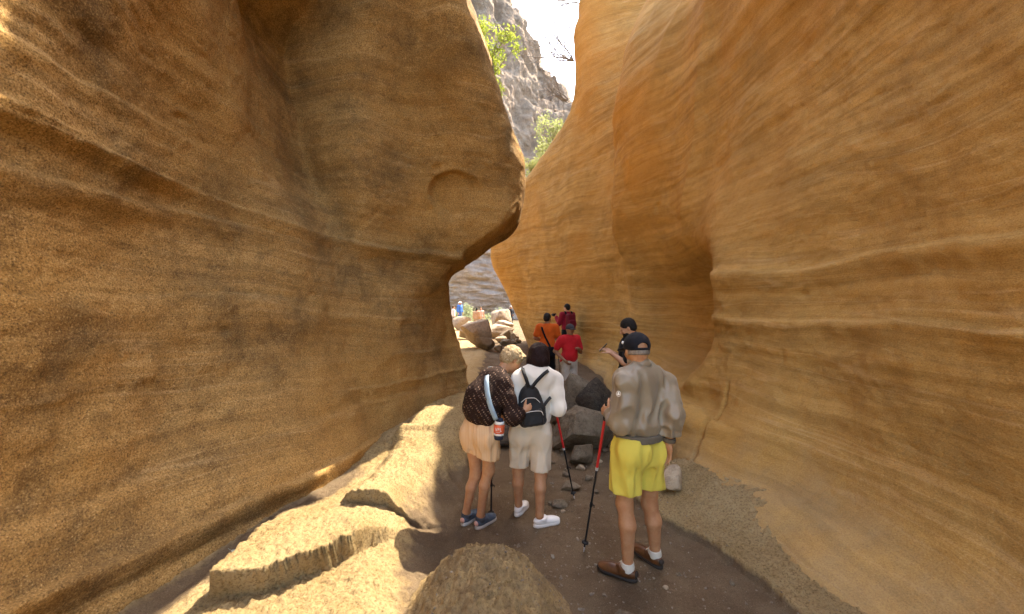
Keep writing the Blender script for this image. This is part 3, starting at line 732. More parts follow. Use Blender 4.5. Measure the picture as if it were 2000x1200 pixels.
M_LEAF = leaf_material('yellow_green_leaf', (0.20, 0.27, 0.035), (0.34, 0.38, 0.06), 0.6)
M_LEAF2 = leaf_material('pale_leaf', (0.22, 0.26, 0.08), (0.34, 0.35, 0.14), 0.5)
M_FARLEAF = leaf_material('grey_green_leaf', (0.22, 0.27, 0.16), (0.42, 0.45, 0.24), 0.4)
def simple(name, col, rough=0.8, spec=0.2, bump=None):
    s = NT(name)
    n = None
    if bump:
        n = s.bump(s.noise(s.obj(), bump[0], 4, 0.7), bump[1], bump[2])
    return s.done(col, rough, n, spec)
M_BARK = simple('bark', (0.20, 0.15, 0.11), 0.9)
M_TWIG = simple('grey_twig', (0.24, 0.22, 0.20), 0.9)

def tube(path, radii, sides=6):
    """one tapered tube; path (n,3)"""
    path = np.asarray(path, float)
    n = len(path)
    T = np.gradient(path, axis=0); T /= np.linalg.norm(T, axis=1)[:, None] + 1e-9
    ref = np.array([0, 0, 1.0]) if abs(T[0][2]) < 0.9 else np.array([1.0, 0, 0])
    V = []
    for i in range(n):
        a = np.cross(T[i], ref); a /= np.linalg.norm(a) + 1e-9
        b_ = np.cross(a, T[i])
        ang = np.linspace(0, 2 * math.pi, sides, endpoint=False)
        V.append(path[i] + radii[i] * (np.cos(ang)[:, None] * a + np.sin(ang)[:, None] * b_))
    V = np.concatenate(V)
    Fc = []
    for i in range(n - 1):
        for k in range(sides):
            Fc.append((i * sides + k, i * sides + (k + 1) % sides, (i + 1) * sides + (k + 1) % sides, (i + 1) * sides + k))
    return V, Fc

class Pile:
    """collects pieces of one part"""
    def __init__(s): s.v, s.f, s.n = [], [], 0
    def add(s, V, Fc):
        s.v.append(np.asarray(V)); s.f += [tuple(i + s.n for i in f) for f in Fc]; s.n += len(V)
    def build(s, name, mat, parent=None, smooth=True):
        return mesh_obj(name, np.concatenate(s.v), s.f, mat, parent, smooth)

def shrub(name, label, base, height, spread, nstem, seed, leaf_mat, leaf=0.05, nleaf=26, levels=3, cat='shrub', group=None, droop=0.0, lean=(0, 0), bare=False, r0=0.03, twig=None):
    r = np.random.default_rng(seed)
    root = empty(name, base)
    tag(root, label, cat, group)
    wood, lv = Pile(), Pile()
    def leaves_at(c, d):
        for k in range(nleaf):
            dr = d * 0.6 + r.normal(size=3) * 0.9
            dr /= np.linalg.norm(dr)
            s_ = np.cross(dr, r.normal(size=3)); s_ /= np.linalg.norm(s_) + 1e-9
            L, W = leaf * r.uniform(0.7, 1.4), leaf * r.uniform(0.16, 0.3)
            o = c + r.normal(size=3) * leaf * 0.9
            up = np.cross(dr, s_) * L * 0.12
            lv.add([o, o + dr * L * 0.5 + s_ * W + up, o + dr * L, o + dr * L * 0.5 - s_ * W + up], [(0, 1, 2, 3)])
    def grow(p, d, L, rad_, lev):
        n = 6
        path, q, dd = [p], p.copy(), d.copy()
        for k in range(n):
            dd = dd + r.normal(size=3) * 0.16 + np.array([0, 0, 0.05 - droop])
            dd /= np.linalg.norm(dd)
            q = q + dd * L / n
            path.append(q.copy())
            if lev == 0 and not bare and k >= 3: leaves_at(q, dd)
        wood.add(*tube(path, np.linspace(rad_, rad_ * 0.55, n + 1), 6 if lev > 1 else 4))
        if lev > 0:
            for k in range(int(r.integers(3, 5))):
                i = int(r.integers(2, n + 1))
                nd = dd + r.normal(size=3) * 0.62
                nd /= np.linalg.norm(nd)
                grow(path[i], nd, L * r.uniform(0.55, 0.8), rad_ * 0.55, lev - 1)
    for k in range(nstem):
        d = np.array([r.normal() * spread + lean[0], r.normal() * spread + lean[1], 1.0])
        d /= np.linalg.norm(d)
        grow(np.array([r.normal() * 0.05, r.normal() * 0.05, -0.05]), d, height * r.uniform(0.38, 0.5), r0, levels - 1)
    wood.build('trunk', twig or M_BARK, root)
    if not bare: lv.build('crown', leaf_mat, root, smooth=False)
    return root

GS1 = 'shrubs on the canyon rims'
shrub('shrub', 'sunlit yellow green shrub leaning over the rim of the left wall', (-0.62, 11.9, 8.75), 1.9, 0.28, 3, 5, M_LEAF, 0.10, 20, 3, group=GS1, lean=(0.10, 0))
shrub('shrub', 'small yellow green tuft low on the rim of the left wall', (-0.28, 9.2, 6.75), 0.55, 0.3, 2, 9, M_LEAF, 0.06, 14, 2, group=GS1, r0=0.012)
shrub('shrub', 'little shrub at the very top of the left rim', (-0.9, 12.3, 9.3), 1.6, 0.3, 2, 15, M_LEAF, 0.09, 16, 3, group=GS1)
shrub('shrub', 'pale green shrub standing behind the notch of the right wall', (1.9, 19.0, 8.3), 2.9, 0.32, 4, 21, M_LEAF2, 0.13, 15, 3, group=GS1)
shrub('shrub', 'low pale shrub at the bottom of the rim notch', (0.75, 18.2, 6.6), 1.7, 0.4, 4, 27, M_LEAF2, 0.10, 13, 3, group=GS1, r0=0.02)
shrub('shrub', 'leafy pale shrub on the sloping rim of the right wall', (1.45, 16.6, 7.2), 1.5, 0.4, 4, 33, M_LEAF2, 0.09, 13, 3, group=GS1, r0=0.02)
# bare twigs hanging out from the right rim
for i, (x, y, z, h, sd, lab) in enumerate([(2.0, 12.25, 9.55, 2.3, 41, 'bare grey twiggy shrub arching out from the right rim'),
                                           (2.2, 11.5, 10.75, 2.4, 43, 'higher bare twiggy shrub hanging from the right rim'),
                                           (1.85, 12.8, 8.6, 1.6, 45, 'lowest bare twiggy shrub on the right rim')]):
    shrub('bare_shrub', lab, (x - 0.12, y, z), h, 0.55, 10, sd, None, levels=3, group='bare shrubs on the right rim', lean=(-1.1, 0.1), droop=0.05, bare=True, r0=0.020, twig=M_TWIG)
# vegetation in the sun beyond the bend
for i, (px, py, Y, h, lab) in enumerate([(893, 640, 31, 1.5, 'sunlit pale green bush beside the left corner far away'),
                                         (912, 640, 32, 1.7, 'sunlit pale green bush behind the person in blue'),
                                         (938, 634, 31, 1.5, 'sunlit pale bush behind the two standing far people'),
                                         (972, 612, 34, 1.2, 'pale bush sticking up over the highest far boulder')]):
    p = at(px, py, Y)
    zg = ground_at(p.x, Y)
    shrub('bush', lab, (p.x, Y, zg), h * 1.15, 0.5, 6, 60 + i, M_FARLEAF, 0.17, 9, 2, cat='bush', group='bushes beyond the bend', r0=0.03)
# a fallen leaf on the sand channel
lfp = on_floor(452, 1021, 0.36)
lf = Pile()
tt = np.linspace(0, 1, 7)
for j in range(6):
    w0, w1 = 0.017 * math.sin(math.pi * tt[j] ** 0.8), 0.017 * math.sin(math.pi * tt[j + 1] ** 0.8)
    a0, a1 = tt[j] * 0.085, tt[j + 1] * 0.085
    lf.add([(a0, -w0, 0.012), (a1, -w1, 0.012), (a1, 0, 0.006), (a0, 0, 0.006), (a0, w0, 0.012), (a1, w1, 0.012)], [(0, 1, 2, 3), (3, 2, 5, 4)])
lf.add(*tube([(-0.04, 0.004, 0.012), (-0.02, 0, 0.01), (0.0, 0, 0.008)], [0.0015, 0.0015, 0.0015], 5))
leaf_o = lf.build('fallen_leaf', simple('dry_leaf', (0.30, 0.31, 0.24), 0.6))
leaf_o.location = (lfp.x, lfp.y, ground_at(lfp.x, lfp.y) + 0.004)
leaf_o.rotation_euler = (0, 0, -0.35)
tag(leaf_o, 'single dry grey green leaf lying on the shaded sand by the left wall', 'leaf')
# ------------------------------------------------------------------ people: implicit surfaces meshed as one continuous body
def vec(*a): return np.array(a, float)
def nrm(v):
    v = np.asarray(v, float); return v / (np.linalg.norm(v) + 1e-12)
def rot_axis(axis, ang):
    a = nrm(axis); c, s_ = math.cos(ang), math.sin(ang)
    x, y, z = a
    return np.array([[c + x*x*(1-c), x*y*(1-c) - z*s_, x*z*(1-c) + y*s_], [y*x*(1-c) + z*s_, c + y*y*(1-c), y*z*(1-c) - x*s_], [z*x*(1-c) - y*s_, z*y*(1-c) + x*s_, c + z*z*(1-c)]])
def frame(right, up):
    r = nrm(right); f = nrm(np.cross(up, r)); u_ = np.cross(r, f)
    return np.stack([r, f, u_], 1)                      # columns: right, forward, up   (forward = up x right)

def RC(a, b, ra, rb, k=0.02): return ('rc', np.asarray(a, float), np.asarray(b, float), ra, rb, k)
def EL(c, r, R=np.eye(3), k=0.02): return ('el', np.asarray(c, float), np.asarray(r, float), R, 0, k)
def BX(c, r, R=np.eye(3), rd=0.01, k=0.01): return ('bx', np.asarray(c, float), np.asarray(r, float), R, rd, k)
def CUT(p): return ('cut',) + p[1:]

def field(prims, vox, infl=0.0, pad=0.03, clips=(), disp=None):
    lo = np.full(3, 1e9); hi = -lo
    bb = []
    for p in prims:
        if p[0] == 'rc' or (p[0] == 'cut' and np.ndim(p[3]) == 0):
            m = max(p[3], p[4]); l, h = np.minimum(p[1], p[2]) - m, np.maximum(p[1], p[2]) + m
        else:
            m = np.max(np.abs(p[3]) @ p[2]) if p[0] != 'bx' else np.linalg.norm(p[2])
            e = np.abs(p[3]) @ p[2] + (p[4] if p[0] == 'bx' else 0)
            l, h = p[1] - e, p[1] + e
        l, h = l - infl - pad, h + infl + pad
        bb.append((l, h))
        if p[0] != 'cut': lo, hi = np.minimum(lo, l), np.maximum(hi, h)
    n = np.ceil((hi - lo) / vox).astype(int) + 1
    D = np.full(n, 0.5, np.float32)
    ax = [lo[i] + vox * np.arange(n[i]) for i in range(3)]
    for p, (l, h) in zip(prims, bb):
        i0 = np.clip(np.floor((l - lo) / vox).astype(int), 0, n); i1 = np.clip(np.ceil((h - lo) / vox).astype(int) + 1, 0, n)
        if np.any(i1 <= i0): continue
        sl = tuple(slice(a, b_) for a, b_ in zip(i0, i1))
        X, Y, Z = np.meshgrid(ax[0][sl[0]], ax[1][sl[1]], ax[2][sl[2]], indexing='ij', sparse=True)
        if np.ndim(p[3]) == 0:
            a, b_ = p[1], p[2]
            ba = b_ - a; L2 = ba @ ba + 1e-12
            px, py, pz = X - a[0], Y - a[1], Z - a[2]
            t = np.clip((px * ba[0] + py * ba[1] + pz * ba[2]) / L2, 0, 1)
            d = np.sqrt((px - t * ba[0]) ** 2 + (py - t * ba[1]) ** 2 + (pz - t * ba[2]) ** 2) - (p[3] + (p[4] - p[3]) * t)
        else:
            R = p[3]; c = p[1]
            px, py, pz = X - c[0], Y - c[1], Z - c[2]
            qx = px * R[0, 0] + py * R[1, 0] + pz * R[2, 0]
            qy = px * R[0, 1] + py * R[1, 1] + pz * R[2, 1]
            qz = px * R[0, 2] + py * R[1, 2] + pz * R[2, 2]
            if p[0] == 'bx':
                ex, ey, ez = np.abs(qx) - p[2][0] + p[4], np.abs(qy) - p[2][1] + p[4], np.abs(qz) - p[2][2] + p[4]
                d = np.sqrt(np.maximum(ex, 0) ** 2 + np.maximum(ey, 0) ** 2 + np.maximum(ez, 0) ** 2) + np.minimum(np.maximum(ex, np.maximum(ey, ez)), 0) - p[4]
            else:
                rr = p[2]
                k0 = np.sqrt((qx / rr[0]) ** 2 + (qy / rr[1]) ** 2 + (qz / rr[2]) ** 2)
                k1 = np.sqrt((qx / rr[0] ** 2) ** 2 + (qy / rr[1] ** 2) ** 2 + (qz / rr[2] ** 2) ** 2) + 1e-9
                d = k0 * (k0 - 1) / k1
        if p[0] == 'cut':
            D[sl] = np.maximum(D[sl], -d)
            continue
        d = d - infl
        k = p[5]
        o = D[sl]
        hmix = np.clip(0.5 + 0.5 * (o - d) / k, 0, 1)
        D[sl] = o * (1 - hmix) + d * hmix - k * hmix * (1 - hmix)
    if disp is not None:
        I = np.argwhere(np.abs(D) < 0.035 + 2 * vox)
        pts = lo + I * vox
        D[tuple(I.T)] += disp(pts).astype(np.float32)
    for (pt, nr) in clips:                              # keep the side the normal points away from
        X, Y, Z = np.meshgrid(*ax, indexing='ij', sparse=True)
        D = np.maximum(D, ((X - pt[0]) * nr[0] + (Y - pt[1]) * nr[1] + (Z - pt[2]) * nr[2]).astype(np.float32))
    D[0], D[-1], D[:, 0], D[:, -1], D[:, :, 0], D[:, :, -1] = (0.5,) * 6
    return D, lo

def surface_nets(D, lo, vox):
    S = D < 0
    n = np.array(D.shape)
    c = np.zeros(n - 1, np.int8)
    for dx in (0, 1):
        for dy in (0, 1):
            for dz in (0, 1):
                c += S[dx:n[0]-1+dx, dy:n[1]-1+dy, dz:n[2]-1+dz]
    act = (c > 0) & (c < 8)
    idx = np.full(n - 1, -1, np.int64)
    I = np.argwhere(act)
    idx[act] = np.arange(len(I))
    acc = np.zeros((len(I), 3)); cnt = np.zeros(len(I))
    corners = [(a, b_, c_) for a in (0, 1) for b_ in (0, 1) for c_ in (0, 1)]
    val = {k: D[I[:, 0] + k[0], I[:, 1] + k[1], I[:, 2] + k[2]].astype(float) for k in corners}
    for k in corners:
        for axis in range(3):
            if k[axis] == 0:
                k2 = list(k); k2[axis] = 1; k2 = tuple(k2)
                a, b_ = val[k], val[k2]
                m = (a < 0) != (b_ < 0)
                t = np.where(m, a / np.where(m, a - b_, 1), 0)
                pt = np.array(k, float)[None, :].repeat(len(I), 0)
                pt[:, axis] += t
                acc += pt * m[:, None]; cnt += m
    V = lo + (I + acc / cnt[:, None]) * vox
    Fs = []
    for axis in range(3):
        a1, a2 = (axis + 1) % 3, (axis + 2) % 3
        s0 = [slice(None)] * 3; s1 = [slice(None)] * 3
        s0[axis] = slice(0, -1); s1[axis] = slice(1, None)
        A, B = S[tuple(s0)], S[tuple(s1)]
        E = np.argwhere(A != B)
        ok = (E[:, a1] > 0) & (E[:, a2] > 0) & (E[:, a1] < n[a1] - 1) & (E[:, a2] < n[a2] - 1)
        E = E[ok]
        inside = A[tuple(E.T)]
        def g(d1, d2):
            q = E.copy(); q[:, a1] += d1; q[:, a2] += d2
            return idx[tuple(q.T)]
        quad = np.stack([g(-1, -1), g(0, -1), g(0, 0), g(-1, 0)], 1)
        quad[~inside] = quad[~inside][:, ::-1]
        Fs.append(quad)
    return V, np.concatenate(Fs)

def solid(name, prims, mat, parent, vox=0.007, infl=0.0, clips=(), disp=None, smooth_it=1, keep_pole=None):
    D, lo = field(prims, vox, infl, clips=clips, disp=disp)
    V, Fc = surface_nets(D, lo, vox)
    if len(Fc) == 0: raise RuntimeError('empty ' + name)
    for _ in range(smooth_it):                          # light relaxation hides the grid
        e = np.concatenate([Fc[:, [0, 1]], Fc[:, [1, 2]], Fc[:, [2, 3]], Fc[:, [3, 0]]])
        acc = np.zeros_like(V); cnt = np.zeros(len(V))
        np.add.at(acc, e[:, 0], V[e[:, 1]]); np.add.at(acc, e[:, 1], V[e[:, 0]])
        np.add.at(cnt, e[:, 0], 1); np.add.at(cnt, e[:, 1], 1)
        V = 0.5 * V + 0.5 * acc / cnt[:, None]
    return mesh_obj(name, V, Fc, mat, parent)

# ---- fabrics and skin
def fabric(name, col, rough=0.85, weave=220, dark=0.75, fold=0.25, sheen=0.03, spec=0.2, folds=8.0, fd=0.025):
    s = NT(name)
    p = s.obj()
    d = tuple(c * dark for c in col)
    c = s.mix(s.ramp(s.noise(p, 9, 4, 0.6), [(0.3, 0.0), (0.7, 1.0)]), d, col)
    rd = s.n('ShaderNodeTexNoise', noise_type='RIDGED_MULTIFRACTAL'); rd.inputs['Scale'].default_value = folds; rd.inputs['Detail'].default_value = 3.0; rd.inputs['Distortion'].default_value = 0.6
    s.l(s.mapping(p, (1.0, 1.0, 0.55)), rd.inputs['Vector'])
    n = s.bump(rd.outputs['Fac'], min(1.0, fold * 2.4), fd)
    n = s.bump(s.noise(p, weave, 2, 0.6), 0.25, 0.002, n)
    m = s.done(c, rough, n, spec)
    s.b.inputs['Sheen Weight'].default_value = sheen
    return m
def skin(name, col):
    s = NT(name)
    p = s.obj()
    c = s.mix(s.ramp(s.noise(p, 16, 4, 0.65), [(0.35, 0.0), (0.65, 1.0)]), tuple(x * y for x, y in zip(col, (0.84, 0.74, 0.68))), col)
    n = s.bump(s.noise(p, 60, 4, 0.6), 0.15, 0.004)
    m = s.done(c, 0.55, n, 0.35)
    s.b.inputs['Subsurface Weight'].default_value = 0.12
    s.b.inputs['Subsurface Radius'].default_value = (0.02, 0.008, 0.004)
    return m
def hair_mat(name, c1, c2, stretch=(60, 60, 6)):
    s = NT(name)
    p = s.mapping(s.obj(), stretch)
    f = s.noise(p, 3.0, 4, 0.7)
    c = s.mix(s.ramp(f, [(0.35, 0.0), (0.65, 1.0)]), c1, c2)
    n = s.bump(f, 0.8, 0.01)
    return s.done(c, 0.6, n, 0.15)

SK_TAN = skin('tanned_skin', (0.43, 0.225, 0.118))
SK_FAIR = skin('fair_skin', (0.50, 0.28, 0.175))
SK_DARK = skin('brown_skin', (0.30, 0.155, 0.085))

# ---- shared anatomy
def head_prims(c, Rh, s=1.0, nose=True):
    """c: centre of the skull; Rh columns right, forward, up"""
    q = lambda x, y, z: c + Rh @ (vec(x, y, z) * s)
    P = [EL(q(0, -0.012, 0.022), vec(0.074, 0.094, 0.092) * s, Rh, 0.02),
         EL(q(0, 0.020, -0.035), vec(0.062, 0.072, 0.082) * s, Rh, 0.03),
         EL(q(0, 0.045, -0.092), vec(0.036, 0.036, 0.026) * s, Rh, 0.03),
         EL(q(0, 0.078, 0.012), vec(0.050, 0.016, 0.012) * s, Rh, 0.02),
         EL(q(-0.036, 0.070, -0.030), vec(0.022, 0.016, 0.018) * s, Rh, 0.02), EL(q(0.036, 0.070, -0.030), vec(0.022, 0.016, 0.018) * s, Rh, 0.02)]
    if nose:
        P += [RC(q(0, 0.088, 0.004), q(0, 0.112, -0.034), 0.009 * s, 0.013 * s, 0.012), EL(q(0, 0.100, -0.038), vec(0.017, 0.012, 0.009) * s, Rh, 0.008),
              EL(q(0, 0.086, -0.064), vec(0.024, 0.010, 0.007) * s, Rh, 0.006), EL(q(0, 0.083, -0.075), vec(0.021, 0.010, 0.007) * s, Rh, 0.006)]
    for sg in (-1, 1):
        P += [EL(q(sg * 0.078, -0.008, -0.012), vec(0.009, 0.020, 0.032) * s, Rh @ rot_axis((0, 0, 1), sg * 0.35), 0.006)]
    return P

def hand_prims(w, d, nrm_palm, thumb, curl=0.35, s=1.0, spread=0.05):
    """w wrist, d along the hand, nrm_palm out of the palm, thumb: side towards the thumb"""
    d = nrm(d); t = nrm(thumb - d * (thumb @ d)); n = nrm(np.cross(d, t)); n = n if n @ nrm_palm > 0 else -n
    R = np.stack([t, n, d], 1)
    P = [EL(w + d * 0.048 * s, vec(0.040, 0.015, 0.052) * s, R, 0.012), RC(w, w + d * 0.03 * s, 0.024 * s, 0.026 * s, 0.015)]
    L = [0.070, 0.078, 0.073, 0.058]
    for i in range(4):
        base = w + d * (0.088 - 0.006 * abs(i - 1.3)) * s + t * (0.030 - 0.020 * i) * s
        dr = nrm(d + t * spread * (1.5 - i))
        ax = np.cross(dr, n)
        q = base.copy()
        for k, (f, r) in enumerate(zip((0.44, 0.32, 0.24), (0.0092, 0.0084, 0.0074))):
            dr = rot_axis(ax, curl * (0.8 if k == 0 else 1.0)) @ dr
            e = q + dr * L[i] * f * s
            P.append(RC(q, e, r * s, (r - 0.0008) * s, 0.004))
            q = e
    q = w + d * 0.022 * s + t * 0.026 * s
    dr = nrm(d * 0.75 + t * 0.75 + n * 0.25)
    for f, r in ((0.040, 0.0125), (0.032, 0.0105), (0.024, 0.0090)):
        e = q + dr * f * s
        P.append(RC(q, e, r * s, (r - 0.001) * s, 0.006))
        q = e
        dr = nrm(dr + n * 0.35 * min(curl, 1.0) + d * 0.12)
    return P

def limb(a, b, c, r, bend=None, k=0.025):
    """two segment limb with a muscle belly; r = (top, mid above joint, joint, belly, end)"""
    bv = vec(0, 0, 0) if bend is None else bend
    m1 = a * 0.55 + b * 0.45
    m2 = b * 0.68 + c * 0.32 + bv
    return [RC(a, m1, r[0], r[1], k), RC(m1, b, r[1], r[2], k), RC(b, m2, r[2], r[3], k), RC(m2, c, r[3], r[4], k)]

def torso_prims(J, sh=1.0, hipw=0.155, depth=0.105, chest=1.0, belly=0.0):
    """J: pelvis, neck, sl, sr, hl, hr"""
    up = nrm(J['neck'] - J['pelvis'])
    right = nrm(J['sr'] - J['sl'])
    Rt = frame(right, up)
    rightp = nrm(J['hr'] - J['hl']); Rp = frame(rightp, nrm(up * 0.6 + vec(0, 0, 0.4)))
    L = np.linalg.norm(J['neck'] - J['pelvis'])
    hw = np.linalg.norm(J['sr'] - J['sl']) / 2
    fwd = Rt[:, 1]
    bend = J.get('spine', vec(0, 0, 0))
    pt = lambda t: J['pelvis'] * (1 - t) + J['neck'] * t + bend * 4 * t * (1 - t)
    P = [EL(J['pelvis'] + Rp @ vec(0, 0, -0.01), vec(hipw, depth * 1.02, 0.13), Rp, 0.05),
         EL(pt(0.36) + fwd * (0.01 + belly), vec(hipw * 0.87, depth * (0.92 + belly * 4), 0.16), Rt, 0.06),
         EL(pt(0.66) + fwd * 0.008, vec(hw * 0.86, depth * 1.06 * chest, 0.19), Rt, 0.06),
         EL(pt(0.84) - fwd * 0.012, vec(hw * 0.92, depth * 0.86, 0.10), Rt, 0.06),
         RC(J['sl'] - up * 0.012, pt(0.93), 0.056, 0.058, 0.05), RC(J['sr'] - up * 0.012, pt(0.93), 0.056, 0.058, 0.05)]
    for sgn, h in ((-1, 'hl'), (1, 'hr')):
        P.append(EL(J[h] - Rp[:, 1] * 0.055 + vec(0, 0, 0.0), vec(0.085, 0.075, 0.085), Rp, 0.04))
    return P, Rt, Rp

def shrink(prims, k):
    out = []
    for p in prims:
        if np.ndim(p[3]) == 0: out.append((p[0], p[1], p[2], p[3] * k, p[4] * k, p[5]))
        else: out.append((p[0], p[1], p[2] * k) + p[3:])
    return out

def wrinkles(seed, amp, freq=(9, 9, 5), amp2=0.0, freq2=(30, 30, 12)):
    def f(p):
        q = p * np.array(freq) + seed
        w = q + 0.6 * np.stack([noise3(q * 0.6 + 3), noise3(q * 0.6 + 7), noise3(q * 0.6 + 11)], -1)
        d = amp * (2 * np.abs(noise3(w)) * 1.8 - 0.9)
        if amp2: d = d + amp2 * noise3(p * np.array(freq2) + seed)
        return d
    return f

def ribbon(path, normal_pts, width, thick):
    """flat strap along a path, lying with its flat side towards the given outward normals"""
    path = np.asarray(path, float); n = len(path)
    T = np.gradient(path, axis=0); T /= np.linalg.norm(T, axis=1)[:, None] + 1e-9
    V = []
    for i in range(n):
        nn = np.asarray(normal_pts if np.ndim(normal_pts) == 1 else normal_pts[i], float)
        s_ = nrm(np.cross(T[i], nn)); o = nrm(np.cross(s_, T[i]))
        V += [path[i] + s_ * width / 2 + o * thick / 2, path[i] - s_ * width / 2 + o * thick / 2, path[i] - s_ * width / 2 - o * thick / 2, path[i] + s_ * width / 2 - o * thick / 2]
    Fc = []
    for i in range(n - 1):
        for k in range(4):
            Fc.append((i * 4 + k, i * 4 + (k + 1) % 4, (i + 1) * 4 + (k + 1) % 4, (i + 1) * 4 + k))
    Fc += [(3, 2, 1, 0), tuple((n - 1) * 4 + k for k in range(4))]
    return np.array(V), Fc

def smooth_path(pts, n=24):
    pts = np.asarray(pts, float)
    d = np.r_[0, np.cumsum(np.linalg.norm(np.diff(pts, axis=0), axis=1))]
    return cubic(d, pts, np.linspace(0, d[-1], n))

def shoe(parent, ankle, heel, toe, mats, h=0.075, w=0.046, name='shoe', sole_h=0.026, collar=0.05, tab=None):
    """heel, toe: points on the ground; shoe upper with a sole, a tongue and lace bars"""
    f = nrm(toe - heel); up = vec(0, 0, 1); r = nrm(np.cross(f, up)); L = np.linalg.norm(toe - heel)
    R = np.stack([r, f, up], 1)
    z0 = sole_h * 0.6
    at_ = lambda a, x, z: heel + f * L * a + r * x + up * z
    P = [EL(at_(0.22, 0, z0 + 0.035), vec(w * 0.86, L * 0.24, h * 0.62), R, 0.02), EL(at_(0.52, 0, z0 + 0.024), vec(w * 0.98, L * 0.30, h * 0.50), R, 0.03),
         EL(at_(0.78, 0, z0 + 0.016), vec(w, L * 0.235, h * 0.38), R, 0.03), RC(at_(0.24, 0, z0 + 0.04), at_(0.28, 0, h + 0.004), w * 0.86, collar, 0.02)]
    u = solid(name, P, mats[0], parent, 0.006, clips=[(heel + up * sole_h * 0.5, -up), (at_(0.26, 0, h + 0.012), nrm(up - 0.18 * f))])
    Q = [EL(at_(0.24, 0, 0.012), vec(w * 0.95, L * 0.27, 0.05), R, 0.02), EL(at_(0.52, 0, 0.012), vec(w * 0.92, L * 0.3, 0.05), R, 0.03), EL(at_(0.77, 0, 0.012), vec(w * 1.08, L * 0.255, 0.05), R, 0.03)]
    so = solid('sole', Q, mats[1], u, 0.006, clips=[(heel + up * sole_h, up), (heel + up * 0.0, -up)])
    lc = Pile()
    for k in range(4):
        a = 0.44 + 0.085 * k
        zt = z0 + h * (0.80 - 0.12 * k)
        lc.add(*tube(smooth_path([at_(a, -w * 0.62, zt - 0.016), at_(a + 0.015, 0, zt + 0.004), at_(a, w * 0.62, zt - 0.016)], 8), [0.0032] * 8, 6))
    lc.build('laces', mats[2], u)
    if tab is not None:
        tb = solid('heel_tab', [EL(at_(0.0, 0, h * 0.72), vec(w * 0.55, 0.014, h * 0.30), R, 0.01)], tab, u, 0.005)
    return u

def trekking_pole(label, top, tip, red=0.36, grip_at=None, group='walking poles', mats=None, flip=False):
    top, tip = np.asarray(top, float), np.asarray(tip, float)
    root = empty('walking_pole', Vector(tip)); tag(root, label, 'walking pole', group)
    t0, t1 = top - tip, vec(0, 0, 0)
    L = np.linalg.norm(t0); d = nrm(t1 - t0)
    pt = lambda a: t0 + d * L * a
    def seg(name, a0, a1, r0, r1, mat, par=root, n=2):
        P_ = Pile(); aa = np.linspace(a0, a1, n)
        P_.add(*tube([pt(a) for a in aa], np.linspace(r0, r1, n), 12))
        return P_.build(name, mat, par)
    g = Pile()
    g.add(*tube([pt(a) for a in (-0.012, -0.008, 0.0, 0.05, 0.10, 0.112)], [0.004, 0.014, 0.018, 0.0145, 0.016, 0.011], 14)); g.build('grip', mats[1], root)
    seg('upper_shaft', 0.112, red, 0.0105, 0.0105, mats[0])
    seg('lock_collar', red, red + 0.02, 0.012, 0.012, mats[2])
    seg('lower_shaft', red + 0.02, 0.965, 0.0080, 0.0070, mats[1])
    lk = seg('lock_collar', 0.66, 0.685, 0.0125, 0.0125, mats[1])
    lv = Pile(); c = pt(0.672); sd = nrm(np.cross(d, vec(0, 1, 0.2)))
    lv.add(*tube([c + sd * 0.008, c + sd * 0.024 + d * 0.004, c + sd * 0.026 + d * 0.022], [0.005, 0.005, 0.004], 8)); lv.build('lever', mats[1], lk)
    bk = Pile(); bk.add(*tube([pt(a) for a in (0.925, 0.930, 0.936, 0.938)], [0.010, 0.026, 0.028, 0.010], 16)); bk.build('basket', mats[1], root)
    seg('tip', 0.965, 1.0, 0.0065, 0.003, mats[2])
    return root
# ------------------------------------------------------------------ people
def W(px, py, Y): return np.array(at(px, py, Y)[:])
UP = vec(0, 0, 1)
M_BLACKPLASTIC = simple('black_plastic', (0.008, 0.008, 0.009), 0.5, 0.3)
M_REDPOLE = simple('red_pole_paint', (0.50, 0.018, 0.020), 0.4, 0.4)
M_METAL = simple('grey_metal', (0.45, 0.45, 0.46), 0.35, 0.5)
POLE_MATS = (M_REDPOLE, M_BLACKPLASTIC, M_METAL)
GP = 'visitors walking through the canyon'

def start(label, root, group=GP):
    o = empty('person', Vector(root)); tag(o, label, 'person', group)
    return o

def local(J, root): return {k: np.asarray(v, float) - root for k, v in J.items()}

def legs_prims(J, s=1.0, calf=0.052):
    P = []
    for sd in 'lr':
        h, k, a = J['h' + sd], J['k' + sd], J['a' + sd]
        back = nrm(np.cross(nrm(a - h), np.cross(vec(0, 1, 0), nrm(a - h)))) if False else -nrm(J['fwd'])
        P += limb(h, k, a, (0.070 * s, 0.070 * s, 0.054 * s, calf * s, 0.036 * s), back * 0.020)
        P += [EL(k + J['fwd'] * 0.012, vec(0.047, 0.050, 0.055) * s, np.eye(3), 0.03)]
        P += [RC(a, a + J['fwd'] * 0.05 - UP * 0.05, 0.036 * s, 0.034 * s, 0.02)]
    return P

def arm_prims(sh, el, wr, s=1.0):
    return limb(sh, el, wr, (0.052 * s, 0.046 * s, 0.039 * s, 0.041 * s, 0.026 * s), None, 0.02)

def socks(root, J, mat, top, vox=0.007, name='sock', r=0.042):
    for sd in 'lr':
        k, a = J['k' + sd], J['a' + sd]
        d = nrm(k - a)
        L = top - a[2] if np.ndim(top) == 0 else top
        solid(name, [RC(a - UP * 0.03, a + d * (L + 0.05), r, r * 1.10, 0.02), RC(a - UP * 0.02, a + J['fwd'] * 0.05 - UP * 0.045, 0.042, 0.038, 0.02)], mat, root, vox,
              clips=[(a + d * L, d)], disp=wrinkles(4.0, 0.0015, (10, 10, 40)))

